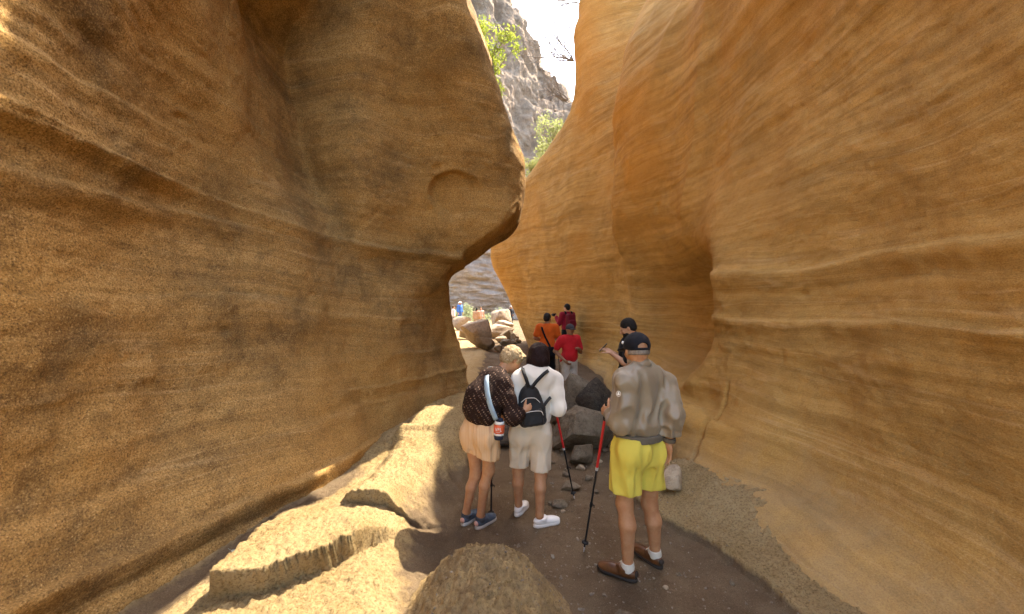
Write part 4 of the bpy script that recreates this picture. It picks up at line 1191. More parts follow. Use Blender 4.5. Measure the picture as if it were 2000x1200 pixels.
# =============================== man in the yellow shorts
def man_yellow():
    root = np.array([0.95, 2.95, 0.0])
    root[2] = 0.0
    J = dict(pelvis=W(1247, 868, 2.86), neck=W(1249, 712, 2.84), sl=W(1221, 743, 2.77), sr=W(1297, 744, 2.92),
             hl=W(1225, 884, 2.82), hr=W(1268, 884, 2.90), kl=W(1220, 985, 2.84), kr=W(1269, 985, 2.97),
             el=W(1213, 826, 2.74), wl=W(1193, 811, 2.96), er=W(1313, 810, 2.78), wr=W(1305, 864, 2.80))
    hL = np.array(on_floor(1243, 1140)); hR = np.array(on_floor(1292, 1116))
    fL, fR = nrm(vec(-0.82, 0.57, 0)), nrm(vec(-0.45, 0.9, 0))
    gz = lambda p: vec(p[0], p[1], ground_at(p[0], p[1]) + 0.002)
    hL, hR = gz(hL), gz(hR)
    J['al'] = hL + fL * 0.062 + UP * 0.105; J['ar'] = hR + fR * 0.062 + UP * 0.105
    J = local(J, root); J['fwd'] = nrm(vec(-0.40, 0.92, 0))
    hL, hR = hL - root, hR - root
    o = start('man in yellow shorts, khaki jacket and dark cap standing with his back turned', root)
    hc = W(1243, 684, 2.85) - root
    fh = nrm(vec(-0.16, 0.97, -0.12)); rh = nrm(np.cross(fh, UP)); Rh = np.stack([rh, fh, np.cross(rh, fh)], 1)
    T, Rt, Rp = torso_prims(J, hipw=0.165, depth=0.115, belly=0.012)
    P = head_prims(hc, Rh, 1.0) + [RC(hc + Rh @ vec(0, -0.025, -0.05), J['neck'] - UP * 0.03, 0.058, 0.066, 0.03)]
    P += shrink(T, 0.84) + legs_prims(J, 1.0, 0.056) + arm_prims(J['sl'], J['el'], J['wl']) + arm_prims(J['sr'], J['er'], J['wr'])
    dL = nrm(vec(-0.45, 0.80, 0.22)); P += hand_prims(J['wl'], dL, vec(0.9, 0.4, 0), vec(0, 0.1, 1), 1.25, 1.05)
    dR = nrm(vec(-0.02, 0.12, -1)); P += hand_prims(J['wr'], dR, vec(-1, 0.2, 0), vec(-0.4, 0.9, 0), 0.30, 1.05)
    solid('body', P, SK_TAN, o, 0.0065)
    # jacket
    JK = fabric('khaki_nylon', (0.235, 0.185, 0.122), 0.42, 300, 0.85, 0.42, 0.1, 0.45, 6.0, 0.045)
    RIB = fabric('khaki_rib', (0.13, 0.11, 0.082), 0.9, 200)
    j = [p for p in T[1:]]
    j += [EL(J['pelvis'] + UP * 0.16, vec(0.178, 0.140, 0.11), Rt, 0.05), EL(J['pelvis'] + UP * 0.30, vec(0.165, 0.125, 0.14), Rt, 0.05)]
    mE = lambda a, b, t: a * (1 - t) + b * t
    for s_, e_, w_ in (('sl', 'el', 'wl'), ('sr', 'er', 'wr')):
        a, b_, c = J[s_], J[e_], J[w_]
        j += [RC(a - UP * 0.01, mE(a, b_, 0.5), 0.062, 0.066, 0.05), RC(mE(a, b_, 0.5), b_, 0.066, 0.060, 0.03), RC(b_, mE(b_, c, 0.72), 0.060, 0.052, 0.03), RC(mE(b_, c, 0.72), mE(b_, c, 0.9), 0.056, 0.046, 0.02)]
    hem = J['pelvis'][2] + 0.085
    jk = solid('jacket', j, JK, o, 0.008, infl=0.006, clips=[(vec(0, 0, hem), -UP)], disp=wrinkles(2.2, 0.017, (9, 9, 5.5), 0.003))
    hb = solid('hem_band', [EL(J['pelvis'] + UP * 0.09, vec(0.188, 0.150, 0.30), Rt, 0.02)], RIB, jk, 0.007, clips=[(vec(0, 0, hem + 0.012), UP), (vec(0, 0, hem - 0.042), -UP)], disp=wrinkles(5, 0.003, (40, 40, 4)))
    for e_, w_ in (('el', 'wl'), ('er', 'wr')):
        a, b_ = J[e_], J[w_]; d = nrm(b_ - a)
        solid('cuff', [RC(mE(a, b_, 0.84), b_ + d * 0.004, 0.050, 0.042, 0.01)], RIB, jk, 0.006, clips=[(b_ - d * 0.004, d), (mE(a, b_, 0.82), -d)])
    col = J['neck'] + UP * 0.012
    cl = solid('collar', [EL(col, vec(0.082, 0.086, 0.060), Rt @ rot_axis((1, 0, 0), 0.18), 0.02)], JK, jk, 0.007,
               clips=[(col + UP * 0.048, nrm(UP + 0.18 * J['fwd'])), (col - UP * 0.05, -UP)], disp=wrinkles(9, 0.004, (10, 10, 20)))
    # piping inside the collar
    # round white badge on the left sleeve
    bc = mE(J['sl'], J['el'], 0.30) + nrm(vec(-0.62, -0.78, 0.1)) * 0.088
    nb = nrm(vec(-0.55, -0.83, 0.1)); ux = nrm(np.cross(UP, nb)); uy = np.cross(nb, ux)
    bd = Pile()
    ring = lambda r0, r1, off: ([bc + nb * off + ux * math.cos(t) * r_ * 0.85 + uy * math.sin(t) * r_ for t in np.linspace(0, 2 * math.pi, 24, endpoint=False) for r_ in (r0, r1)], [(2 * i, 2 * i + 1, (2 * i + 3) % 48, (2 * i + 2) % 48) for i in range(24)])
    bd.add(*ring(0.0155, 0.019, 0.004))
    bell = [(-0.010, -0.006), (-0.006, 0.002), (-0.004, 0.010), (0, 0.013), (0.004, 0.010), (0.006, 0.002), (0.010, -0.006), (0.004, -0.009), (-0.004, -0.009)]
    bd.add([bc + nb * 0.004 + ux * a + uy * c for a, c in bell], [tuple(range(9))])
    bd.build('badge', simple('badge_white', (0.75, 0.73, 0.68), 0.6), jk, False)
    # shorts
    SH = fabric('yellow_cotton', (0.60, 0.50, 0.085), 0.85, 260, 0.88, 0.3)
    s_ = [EL(J['pelvis'] + UP * 0.05, vec(0.172, 0.125, 0.13), Rp, 0.04), EL(J['pelvis'] - UP * 0.03, vec(0.175, 0.130, 0.12), Rp, 0.04)]
    for sd, out in (('l', -1), ('r', 1)):
        h, k = J['h' + sd], J['k' + sd]
        e = mE(h, k, 0.78)
        s_ += [RC(h + UP * 0.03, e, 0.100, 0.098, 0.03), EL(h - J['fwd'] * 0.035 + UP * 0.02, vec(0.095, 0.085, 0.12), Rp, 0.06)]
    hl = mE(J['hl'], J['kl'], 0.76)[2]
    solid('shorts', s_, SH, o, 0.008, infl=0.004, clips=[(vec(0, 0, hem - 0.004), UP), (vec(0, 0, hl), nrm(vec(-0.04, 0, -1)))], disp=wrinkles(7.7, 0.016, (11, 11, 3.4), 0.002))
    SOCK = fabric('white_sock', (0.62, 0.58, 0.50), 0.9, 160)
    socks(o, J, SOCK, 0.135, 0.006)
    LE = NT('brown_leather'); pp = LE.obj()
    LEm = LE.done(LE.mix(LE.ramp(LE.noise(pp, 18, 4, 0.6), [(0.35, 0.0), (0.65, 1.0)]), (0.06, 0.022, 0.008), (0.13, 0.05, 0.017)), 0.35, LE.bump(LE.noise(pp, 90, 3, 0.6), 0.25, 0.003), 0.45)
    DK = simple('dark_sole', (0.030, 0.024, 0.02), 0.7)
    shoe(o, J['al'], hL, hL + fL * 0.285, (LEm, DK, DK), tab=DK)
    shoe(o, J['ar'], hR, hR + fR * 0.285, (LEm, DK, DK), tab=DK)
    # cap
    CAP = fabric('navy_cap_cotton', (0.006, 0.007, 0.011), 0.85, 240)
    q = lambda x, y, z: hc + Rh @ vec(x, y, z)
    cp = solid('cap', [EL(q(0, -0.008, 0.030), vec(0.090, 0.110, 0.098), Rh, 0.01), CUT(EL(q(0, -0.105, 0.022), vec(0.038, 0.05, 0.026), Rh, 0.01))], CAP, o, 0.006,
               clips=[(q(0, 0, 0.004), -Rh[:, 2] + 0.12 * Rh[:, 1])], disp=wrinkles(1.0, 0.0015, (25, 25, 25)))
    bm_ = solid('brim', [EL(q(0, 0.135, 0.008), vec(0.080, 0.085, 0.012), Rh @ rot_axis((1, 0, 0), -0.15), 0.01)], CAP, cp, 0.005)
    bt = Pile(); bt.add(*tube([q(0, -0.008, 0.126), q(0, -0.008, 0.131), q(0, -0.008, 0.133)], [0.008, 0.007, 0.002], 10)); bt.build('button', CAP, cp)
    st = Pile(); st.add(*ribbon([q(0.101 * math.sin(t) * 0.82, -0.008 - 0.112 * math.cos(t), 0.006) for t in np.linspace(-0.7, 0.7, 12)], [Rh @ vec(math.sin(t), -math.cos(t), 0) for t in np.linspace(-0.7, 0.7, 12)], 0.016, 0.004)); st.build('strap', CAP, cp)
    lg = Pile(); lg.add([q(-0.086, 0.040, 0.060), q(-0.080, 0.056, 0.066), q(-0.072, 0.058, 0.088), q(-0.078, 0.044, 0.082)], [(0, 1, 2, 3)])
    lgv = solid('logo', [EL(q(-0.080, 0.042, 0.055), vec(0.010, 0.012, 0.012), Rh, 0.004)], simple('logo_white', (0.7, 0.7, 0.7)), cp, 0.005)
    # short hair below the cap
    solid('hair', [EL(q(0, -0.020, -0.012), vec(0.079, 0.094, 0.055), Rh, 0.01)], hair_mat('grey_hair', (0.16, 0.13, 0.11), (0.30, 0.27, 0.24)), cp, 0.006, clips=[(q(0, 0.03, 0), Rh[:, 1]), (q(0, 0, -0.035), -Rh[:, 2])])
    # pole in the left hand
    tip = np.array(on_floor(1140, 1080)); tip[2] = ground_at(tip[0], tip[1])
    grip = J['wl'] + root + dL * 0.075 + nrm(vec(0.9, 0.4, 0)) * 0.020
    d = nrm(grip - tip)
    trekking_pole('red and black walking pole planted by the man in yellow shorts', grip + d * 0.055, tip, 0.42, mats=POLE_MATS)
    return o
man_yellow()

mE = lambda a, b, t: a * (1 - t) + b * t

# =============================== woman in the white sweater
def woman_white():
    root = np.array([0.20, 3.66, 0.0])
    J = dict(pelvis=W(1037, 838, 3.64), neck=W(1049, 717, 3.62), sl=W(1015, 739, 3.58), sr=W(1083, 739, 3.68),
             hl=W(1018, 852, 3.64), hr=W(1057, 852, 3.64), kl=W(1012, 920, 3.72), kr=W(1056, 926, 3.60),
             el=W(1006, 795, 3.55), wl=W(1022, 792, 3.80), er=W(1091, 799, 3.60), wr=W(1091, 762, 3.80))
    hL = np.array(on_floor(1008, 1010)); hR = np.array(on_floor(1043, 1030))
    gz = lambda p: vec(p[0], p[1], ground_at(p[0], p[1]) + 0.002)
    hL, hR = gz(hL), gz(hR)
    fL, fR = nrm(vec(0.42, 0.90, 0)), nrm(vec(0.93, 0.36, 0))
    J['al'] = hL + fL * 0.055 + UP * 0.10; J['ar'] = hR + fR * 0.055 + UP * 0.10
    J = local(J, root); J['fwd'] = nrm(vec(0.15, 0.98, 0))
    hL, hR = hL - root, hR - root
    o = start('woman in white sweater and beige shorts with a dark bob, wearing a small black backpack', root)
    hc = W(1053, 696, 3.68) - root
    fh = nrm(vec(0.28, 0.92, -0.30)); rh = nrm(np.cross(fh, UP)); Rh = np.stack([rh, fh, np.cross(rh, fh)], 1)
    T, Rt, Rp = torso_prims(J, hipw=0.165, depth=0.105)
    P = head_prims(hc, Rh, 0.95) + [RC(hc + Rh @ vec(0, -0.025, -0.05), J['neck'] - UP * 0.03, 0.048, 0.056, 0.03)]
    P += shrink(T, 0.84) + legs_prims(J, 0.94, 0.052) + arm_prims(J['sl'], J['el'], J['wl'], 0.9) + arm_prims(J['sr'], J['er'], J['wr'], 0.9)
    P += hand_prims(J['wl'], nrm(vec(0.5, 0.8, 0.1)), vec(0.8, -0.3, 0), vec(0, 0, 1), 0.6, 0.92)
    dR = nrm(vec(-0.12, 0.5, 0.85)); P += hand_prims(J['wr'], dR, vec(-0.8, 0.4, 0), vec(-0.3, -0.8, 0.3), 0.9, 0.92)
    solid('body', P, SK_TAN, o, 0.0065)
    SW = fabric('white_knit', (0.66, 0.60, 0.51), 0.95, 180, 0.93, 0.2, 0.5)
    j = list(T[1:]) + [EL(J['pelvis'] + UP * 0.13, vec(0.182, 0.135, 0.14), Rt, 0.05), EL(J['pelvis'] + UP * 0.26, vec(0.165, 0.12, 0.14), Rt, 0.05)]
    for s_, e_, w_ in (('sl', 'el', 'wl'), ('sr', 'er', 'wr')):
        a, b_, c = J[s_], J[e_], J[w_]
        j += [RC(a - UP * 0.01, mE(a, b_, 0.5), 0.054, 0.055, 0.05), RC(mE(a, b_, 0.5), b_, 0.055, 0.053, 0.03), RC(b_, mE(b_, c, 0.85), 0.053, 0.040, 0.03)]
    hem = J['pelvis'][2] + 0.035
    sw = solid('sweater', j, SW, o, 0.008, infl=0.007, clips=[(vec(0, 0, hem), -UP)], disp=wrinkles(12.2, 0.012, (7, 7, 5.5), 0.0015))
    solid('neckline', [EL(J['neck'] + UP * 0.004, vec(0.070, 0.072, 0.040), Rt, 0.02)], SW, sw, 0.007, clips=[(J['neck'] + UP * 0.028, UP)])
    SH = fabric('beige_cotton', (0.56, 0.47, 0.36), 0.9, 260, 0.92, 0.25)
    s_ = [EL(J['pelvis'] + UP * 0.0, vec(0.168, 0.122, 0.14), Rp, 0.04)]
    for sd in 'lr':
        h, k = J['h' + sd], J['k' + sd]
        s_ += [RC(h + UP * 0.02, mE(h, k, 0.86), 0.092, 0.082, 0.03), EL(h - J['fwd'] * 0.040 + UP * 0.02, vec(0.092, 0.080, 0.11), Rp, 0.05)]
    hl = mE(J['hl'], J['kl'], 0.84)[2]
    solid('shorts', s_, SH, o, 0.008, infl=0.003, clips=[(vec(0, 0, hem + 0.05), UP), (vec(0, 0, hl), -UP)], disp=wrinkles(17.7, 0.012, (11, 11, 4.0), 0.002))
    HR = hair_mat('dark_red_hair', (0.006, 0.0022, 0.002), (0.020, 0.006, 0.005))
    q = lambda x, y, z: hc + Rh @ vec(x, y, z)
    vert = UP
    solid('hair', [EL(q(0, -0.015, 0.020), vec(0.098, 0.112, 0.104), Rh, 0.02), EL(q(0, -0.030, -0.055), vec(0.106, 0.098, 0.085), Rh, 0.03),
                   CUT(EL(q(0, 0.125, -0.06), vec(0.062, 0.075, 0.11), Rh, 0.01))], HR, o, 0.007,
          clips=[(hc - UP * 0.098, -UP)], disp=wrinkles(3.0, 0.004, (30, 30, 6)))
    WS = simple('white_leather', (0.72, 0.70, 0.66), 0.5, 0.4, (120, 0.15, 0.003)); WS2 = simple('white_rubber', (0.66, 0.63, 0.58), 0.6)
    shoe(o, J['al'], hL, hL + fL * 0.25, (WS, WS2, WS2), h=0.068, w=0.041, sole_h=0.03)
    shoe(o, J['ar'], hR, hR + fR * 0.25, (WS, WS2, WS2), h=0.068, w=0.041, sole_h=0.03)
    # pole hanging in front of her right side
    tip = np.array(on_floor(1122, 978)); tip[2] = ground_at(tip[0], tip[1])
    top = W(1081, 782, 3.84); d = nrm(top - tip)
    trekking_pole('red and black walking pole of the woman in the white sweater', top, tip, 0.47, mats=POLE_MATS)
    # ---- backpack
    bp = empty('backpack', Vector(root)); tag(bp, 'small black backpack with white zips on the back of the white sweater', 'backpack')
    c = W(1037, 795, 3.485) - root
    rgt = nrm(vec(0.98, 0.10, 0.12)); upb = nrm(vec(-0.12, 0.12, 1) - rgt * (vec(-0.12, 0.12, 1) @ rgt)); Rb = frame(rgt, upb)
    BK = fabric('black_nylon', (0.005, 0.005, 0.0055), 0.7, 260, 0.8, 0.3, 0.1, 0.35)
    b3 = lambda x, y, z: c + Rb @ vec(x, y, z)
    bb = solid('pack', [EL(b3(0, 0, 0.03), vec(0.105, 0.060, 0.160), Rb, 0.03), BX(b3(0, 0, -0.070), vec(0.120, 0.058, 0.095), Rb, 0.05, 0.04), EL(b3(0, 0.0, 0.13), vec(0.060, 0.040, 0.055), Rb, 0.03)], BK, bp, 0.006, disp=wrinkles(6, 0.004, (12, 12, 12)))
    pk = solid('front_pocket', [BX(b3(-0.005, -0.058, -0.085), vec(0.090, 0.020, 0.068), Rb, 0.018, 0.01)], BK, bp, 0.006, disp=wrinkles(8, 0.003, (14, 14, 14)))
    ZP = simple('pale_zip', (0.55, 0.53, 0.48), 0.5)
    z1 = Pile(); z1.add(*tube(smooth_path([b3(-0.085, -0.045, 0.055), b3(-0.03, -0.063, 0.085), b3(0.03, -0.062, 0.078), b3(0.07, -0.05, 0.04), b3(0.098, -0.040, -0.02), b3(0.112, -0.032, -0.06)], 24), [0.003] * 24, 6)); z1.build('zip', ZP, bb)
    z2 = Pile(); z2.add(*tube(smooth_path([b3(-0.075, -0.078, -0.035), b3(0, -0.083, -0.028), b3(0.075, -0.078, -0.04), b3(0.088, -0.07, -0.075)], 14), [0.003] * 14, 6)); z2.build('zip', ZP, pk)
    hd = Pile(); hd.add(*tube(smooth_path([b3(-0.025, 0.0, 0.165), b3(-0.02, -0.01, 0.20), b3(0.02, -0.01, 0.20), b3(0.025, 0, 0.165)], 12), [0.005] * 12, 8)); hd.build('handle', BK, bp)
    def strap(pts, w=0.030):
        pts = [np.asarray(p) - root for p in pts]
        s2 = Pile(); s2.add(*ribbon(smooth_path(pts, 22), vec(0, -1, 0.15), w, 0.008)); s2.build('strap', BK, bp)
    strap([W(1033, 757, 3.465), W(1028, 742, 3.452), W(1023, 728, 3.480), W(1021, 720, 3.55), W(1022, 718, 3.62)])
    strap([W(1037, 759, 3.465), W(1049, 744, 3.460), W(1062, 731, 3.50), W(1071, 724, 3.57), W(1072, 722, 3.64)])
    strap([W(1053, 806, 3.44), W(1060, 796, 3.455), W(1067, 786, 3.49), W(1074, 778, 3.56), W(1080, 772, 3.66)], 0.026)
    return o
woman_white()

# =============================== woman in the brown openwork sweater
def woman_brown():
    root = np.array([-0.30, 3.52, 0.0])
    J = dict(pelvis=W(939, 838, 3.50), neck=W(976, 727, 3.60), sl=W(951, 738, 3.74), sr=W(985, 748, 3.46),
             hl=W(926, 852, 3.55), hr=W(953, 852, 3.45), kl=W(929, 926, 3.58), kr=W(954, 918, 3.50),
             el=W(985, 815, 3.82), wl=W(1016, 802, 3.66), er=W(1002, 815, 3.36), wr=W(1022, 804, 3.41))
    hL = np.array(on_floor(903, 1029)); hR = np.array(on_floor(930, 1035))
    gz = lambda p: vec(p[0], p[1], ground_at(p[0], p[1]) + 0.002)
    hL, hR = gz(hL), gz(hR)
    fL, fR = nrm(vec(0.52, 0.85, 0)), nrm(vec(0.62, 0.78, 0))
    J['al'] = hL + fL * 0.055 + UP * 0.10; J['ar'] = hR + fR * 0.055 + UP * 0.10
    J = local(J, root); J['fwd'] = nrm(vec(0.55, 0.83, 0)); J['spine'] = vec(-0.05, -0.05, 0.01)
    hL, hR = hL - root, hR - root
    o = start('blonde woman in brown openwork sweater and striped tan shorts, leaning to reach the backpack', root)
    hc = W(1000, 702, 3.68) - root
    fh = nrm(vec(0.66, 0.40, -0.62)); rh = nrm(np.cross(fh, UP)); Rh = np.stack([rh, fh, np.cross(rh, fh)], 1)
    T, Rt, Rp = torso_prims(J, hipw=0.155, depth=0.10)
    P = head_prims(hc, Rh, 0.95) + [RC(hc + Rh @ vec(0, -0.03, -0.04), J['neck'] - UP * 0.03, 0.047, 0.056, 0.03)]
    P += shrink(T, 0.84) + legs_prims(J, 0.90, 0.050) + arm_prims(J['sl'], J['el'], J['wl'], 0.88) + arm_prims(J['sr'], J['er'], J['wr'], 0.88)
    P += hand_prims(J['wl'], nrm(vec(0.8, -0.3, 0.0)), vec(0, -0.3, -1), vec(0, 1, 0.2), 0.4, 0.9)
    P += hand_prims(J['wr'], nrm(vec(0.86, 0.25, 0.40)), vec(0, 1, -0.2), vec(-0.3, 0, 1), 0.45, 0.95)
    solid('body', P, SK_TAN, o, 0.0065)
    s = NT('brown_openwork_knit'); p = s.obj()
    mp = s.mapping(p, (1, 1, 1), (0.0, 0.62, 0.0))
    br = s.n('ShaderNodeTexWave', wave_type='BANDS', bands_direction='X'); br.inputs['Scale'].default_value = 9.0; br.inputs['Distortion'].default_value = 4.0; s.l(mp, br.inputs['Vector'])
    b2 = s.n('ShaderNodeTexWave', wave_type='BANDS', bands_direction='Z'); b2.inputs['Scale'].default_value = 17.0; b2.inputs['Distortion'].default_value = 3.0; b2.inputs['Detail Scale'].default_value = 3.0; s.l(mp, b2.inputs['Vector'])
    holes = s.math('MULTIPLY', s.ramp(br.outputs['Fac'], [(0.66, 0.0), (0.82, 1.0)]), s.ramp(b2.outputs['Fac'], [(0.50, 0.0), (0.75, 1.0)]))
    holes = s.math('MULTIPLY', holes, s.ramp(s.noise(p, 16, 4, 0.7), [(0.45, 0.0), (0.58, 1.0)]))
    col = s.mix(s.math('MULTIPLY', holes, 0.6), (0.020, 0.0095, 0.0065), (0.34, 0.22, 0.16))
    KN = s.done(col, 0.9, s.bump(s.noise(p, 120, 3, 0.7), 0.7, 0.006, s.bump(b2.outputs['Fac'], 0.4, 0.006)), 0.15)
    j = list(T[1:]) + [EL(J['pelvis'] + UP * 0.16 + vec(0.01, 0, 0), vec(0.185, 0.150, 0.13), Rt, 0.05), EL(J['pelvis'] + UP * 0.28 + vec(0.02, 0, 0), vec(0.165, 0.14, 0.14), Rt, 0.06)]
    for s_, e_, w_ in (('sl', 'el', 'wl'), ('sr', 'er', 'wr')):
        a, b_, c = J[s_], J[e_], J[w_]
        j += [RC(a - UP * 0.01, mE(a, b_, 0.5), 0.052, 0.054, 0.05), RC(mE(a, b_, 0.5), b_, 0.054, 0.056, 0.03), RC(b_, mE(b_, c, 0.60), 0.056, 0.050, 0.03)]
    hem = J['pelvis'][2] + 0.075
    def wavy(pp):
        return wrinkles(22.2, 0.010, (8, 8, 6), 0.003)(pp) + 0.0
    sw = solid('sweater', j, KN, o, 0.008, infl=0.009, clips=[(vec(0, 0, hem), nrm(vec(-0.10, 0, -1)))], disp=wavy)
    solid('neckline', [EL(J['neck'] + UP * 0.006, vec(0.070, 0.072, 0.045), Rt, 0.02)], KN, sw, 0.007, clips=[(J['neck'] + UP * 0.03, UP)])
    s = NT('striped_tan_linen'); p = s.obj()
    wv = s.n('ShaderNodeTexWave', wave_type='BANDS', bands_direction='X'); wv.inputs['Scale'].default_value = 22.0; s.l(p, wv.inputs['Vector'])
    col = s.mix(s.math('MULTIPLY', s.ramp(wv.outputs['Fac'], [(0.86, 0.0), (0.96, 1.0)]), 0.5), (0.56, 0.36, 0.20), (0.68, 0.50, 0.33))
    LN = s.done(col, 0.88, s.bump(s.noise(p, 200, 2, 0.6), 0.25, 0.002, s.bump(s.noise(s.mapping(p, (30, 30, 4)), 1.0, 3, 0.6), 0.3, 0.01)), 0.2)
    s_ = [EL(J['pelvis'] + UP * 0.02, vec(0.160, 0.122, 0.14), Rp, 0.04)]
    for sd in 'lr':
        h, k = J['h' + sd], J['k' + sd]
        s_ += [RC(h + UP * 0.03, mE(h, k, 0.5), 0.094, 0.100, 0.03), EL(h - J['fwd'] * 0.035 + UP * 0.02, vec(0.092, 0.085, 0.11), Rp, 0.05)]
    hl = mE(J['hl'], J['kl'], 0.42)[2]
    sh = solid('shorts', s_, LN, o, 0.008, infl=0.006, clips=[(vec(0, 0, hem + 0.03), UP), (vec(0.02, 0, hl), nrm(vec(-0.22, 0, -1)))], disp=wrinkles(27.7, 0.012, (16, 16, 2.2), 0.002))
    # short blonde hair, grey on top
    q = lambda x, y, z: hc + Rh @ vec(x, y, z)
    HB = hair_mat('blonde_hair', (0.24, 0.14, 0.05), (0.46, 0.36, 0.22), (50, 14, 50))
    solid('hair', [EL(q(0, -0.018, 0.030), vec(0.088, 0.104, 0.092), Rh, 0.02), EL(q(0, -0.052, -0.022), vec(0.078, 0.062, 0.062), Rh, 0.03), EL(q(0, 0.07, 0.075), vec(0.062, 0.034, 0.034), Rh, 0.02),
                   CUT(EL(q(0, 0.105, -0.035), vec(0.10, 0.075, 0.085), Rh, 0.01)), CUT(EL(q(0.085, 0.0, -0.035), vec(0.03, 0.034, 0.045), Rh, 0.01))], HB, o, 0.006,
          disp=wrinkles(3.0, 0.007, (26, 26, 26), 0.004))
    BS = fabric('blue_grey_mesh', (0.075, 0.10, 0.135), 0.8, 200, 0.7); WSO = simple('pale_sole', (0.42, 0.39, 0.35), 0.7); PK = simple('pink_tab', (0.55, 0.30, 0.23), 0.7)
    SK = fabric('dark_grey_sock', (0.055, 0.06, 0.068), 0.95, 150)
    socks(o, J, SK, 0.10, 0.006, r=0.040)
    shoe(o, J['al'], hL, hL + fL * 0.25, (BS, WSO, simple('grey_lace', (0.3, 0.31, 0.32))), h=0.075, w=0.043, sole_h=0.032, tab=PK)
    shoe(o, J['ar'], hR, hR + fR * 0.25, (BS, WSO, bpy.data.materials['grey_lace']), h=0.075, w=0.043, sole_h=0.032, tab=PK)
    # ---- bottle on its pale blue strap
    bo = empty('water_bottle', Vector(root)); tag(bo, 'orange and white bottle in a holder hanging on a pale blue shoulder strap', 'bottle')
    bc = W(975, 838, 3.345) - root
    bx_ = nrm(vec(0.06, 0.02, 1))
    BF = simple('bottle_orange', (0.62, 0.10, 0.035), 0.5, 0.4); BW = simple('bottle_white', (0.62, 0.60, 0.56), 0.5, 0.4); BN = fabric('navy_pouch', (0.016, 0.022, 0.042), 0.8)
    def ring(name, z0, z1, r0, r1, m, par=bo, lid=False):
        P_ = Pile(); zz = [z0, z0 + (z1 - z0) * 0.06, z0 + (z1 - z0) * 0.94, z1]
        P_.add(*tube([bc + bx_ * z for z in zz], [r0 * 0.9, r0, r1, r1 * 0.9], 20))
        n0 = 20
        P_.f.append(tuple(range(n0))[::-1]); P_.f.append(tuple(range(3 * n0, 4 * n0)))
        return P_.build(name, m, par)
    ring('pouch_base', -0.088, -0.050, 0.036, 0.043, BN)
    ring('lower_band', -0.050, -0.034, 0.043, 0.044, BW)
    lb = ring('label_band', -0.034, 0.040, 0.0445, 0.0445, BF)
    # a few white strokes printed on the orange band
    st_ = Pile()
    sidev = nrm(np.cross(bx_, vec(-0.25, -1, 0))); outv = nrm(np.cross(sidev, bx_)); outv = outv if outv[1] < 0 else -outv
    def cyl(a, z): return bc + bx_ * z + 0.0462 * (outv * math.cos(a) + sidev * math.sin(a))
    for a0, z0, a1, z1 in [(-0.5, 0.018, -0.3, -0.008), (-0.3, -0.008, -0.1, 0.018), (0.05, 0.018, 0.05, -0.008), (0.05, 0.018, 0.3, 0.012), (0.3, 0.012, 0.05, 0.004), (0.45, 0.018, 0.45, -0.008), (0.45, -0.008, 0.7, -0.008), (-0.4, -0.018, 0.5, -0.018)]:
        st_.add(*tube([cyl(a0, z0), cyl((a0 + a1) / 2, (z0 + z1) / 2), cyl(a1, z1)], [0.0022] * 3, 5))
    st_.build('print', BW, lb)
    ring('upper_band', 0.040, 0.064, 0.0440, 0.040, BW)
    ring('cap', 0.064, 0.088, 0.032, 0.028, BN)
    BL = fabric('pale_blue_webbing', (0.27, 0.36, 0.43), 0.9, 200, 0.85)
    pts = [W(958, 717, 3.62), W(953, 727, 3.52), W(950, 745, 3.385), W(952, 768, 3.335), W(957, 790, 3.312), W(963, 806, 3.300), W(969, 820, 3.305)]
    s2 = Pile(); s2.add(*ribbon(smooth_path([p - root for p in pts], 26), vec(-0.25, -1, 0.1), 0.042, 0.005)); s2.build('strap', BL, bo)
    # ---- her black pole, standing behind the right leg
    tip = np.array(on_floor(958, 1024)); tip[2] = ground_at(tip[0], tip[1])
    tip = tip + vec(0, 0.10, 0)
    trekking_pole('black walking pole standing behind the legs of the blonde woman', W(962, 812, 3.66), tip, 0.30, mats=(M_BLACKPLASTIC, M_BLACKPLASTIC, M_BLACKPLASTIC))
    return o
woman_brown()

# =============================== smaller figures farther along the path
M_BLACKCLOTH = fabric('black_cloth', (0.006, 0.006, 0.008), 0.9)
M_DARKSHOE = simple('dark_shoe', (0.03, 0.028, 0.026), 0.7)
H_BLACK = hair_mat('black_hair', (0.008, 0.007, 0.007), (0.022, 0.018, 0.016))
H_BROWN = hair_mat('brown_hair', (0.05, 0.03, 0.018), (0.11, 0.07, 0.04))
H_GREY = hair_mat('pale_grey_hair', (0.30, 0.28, 0.25), (0.5, 0.47, 0.43))

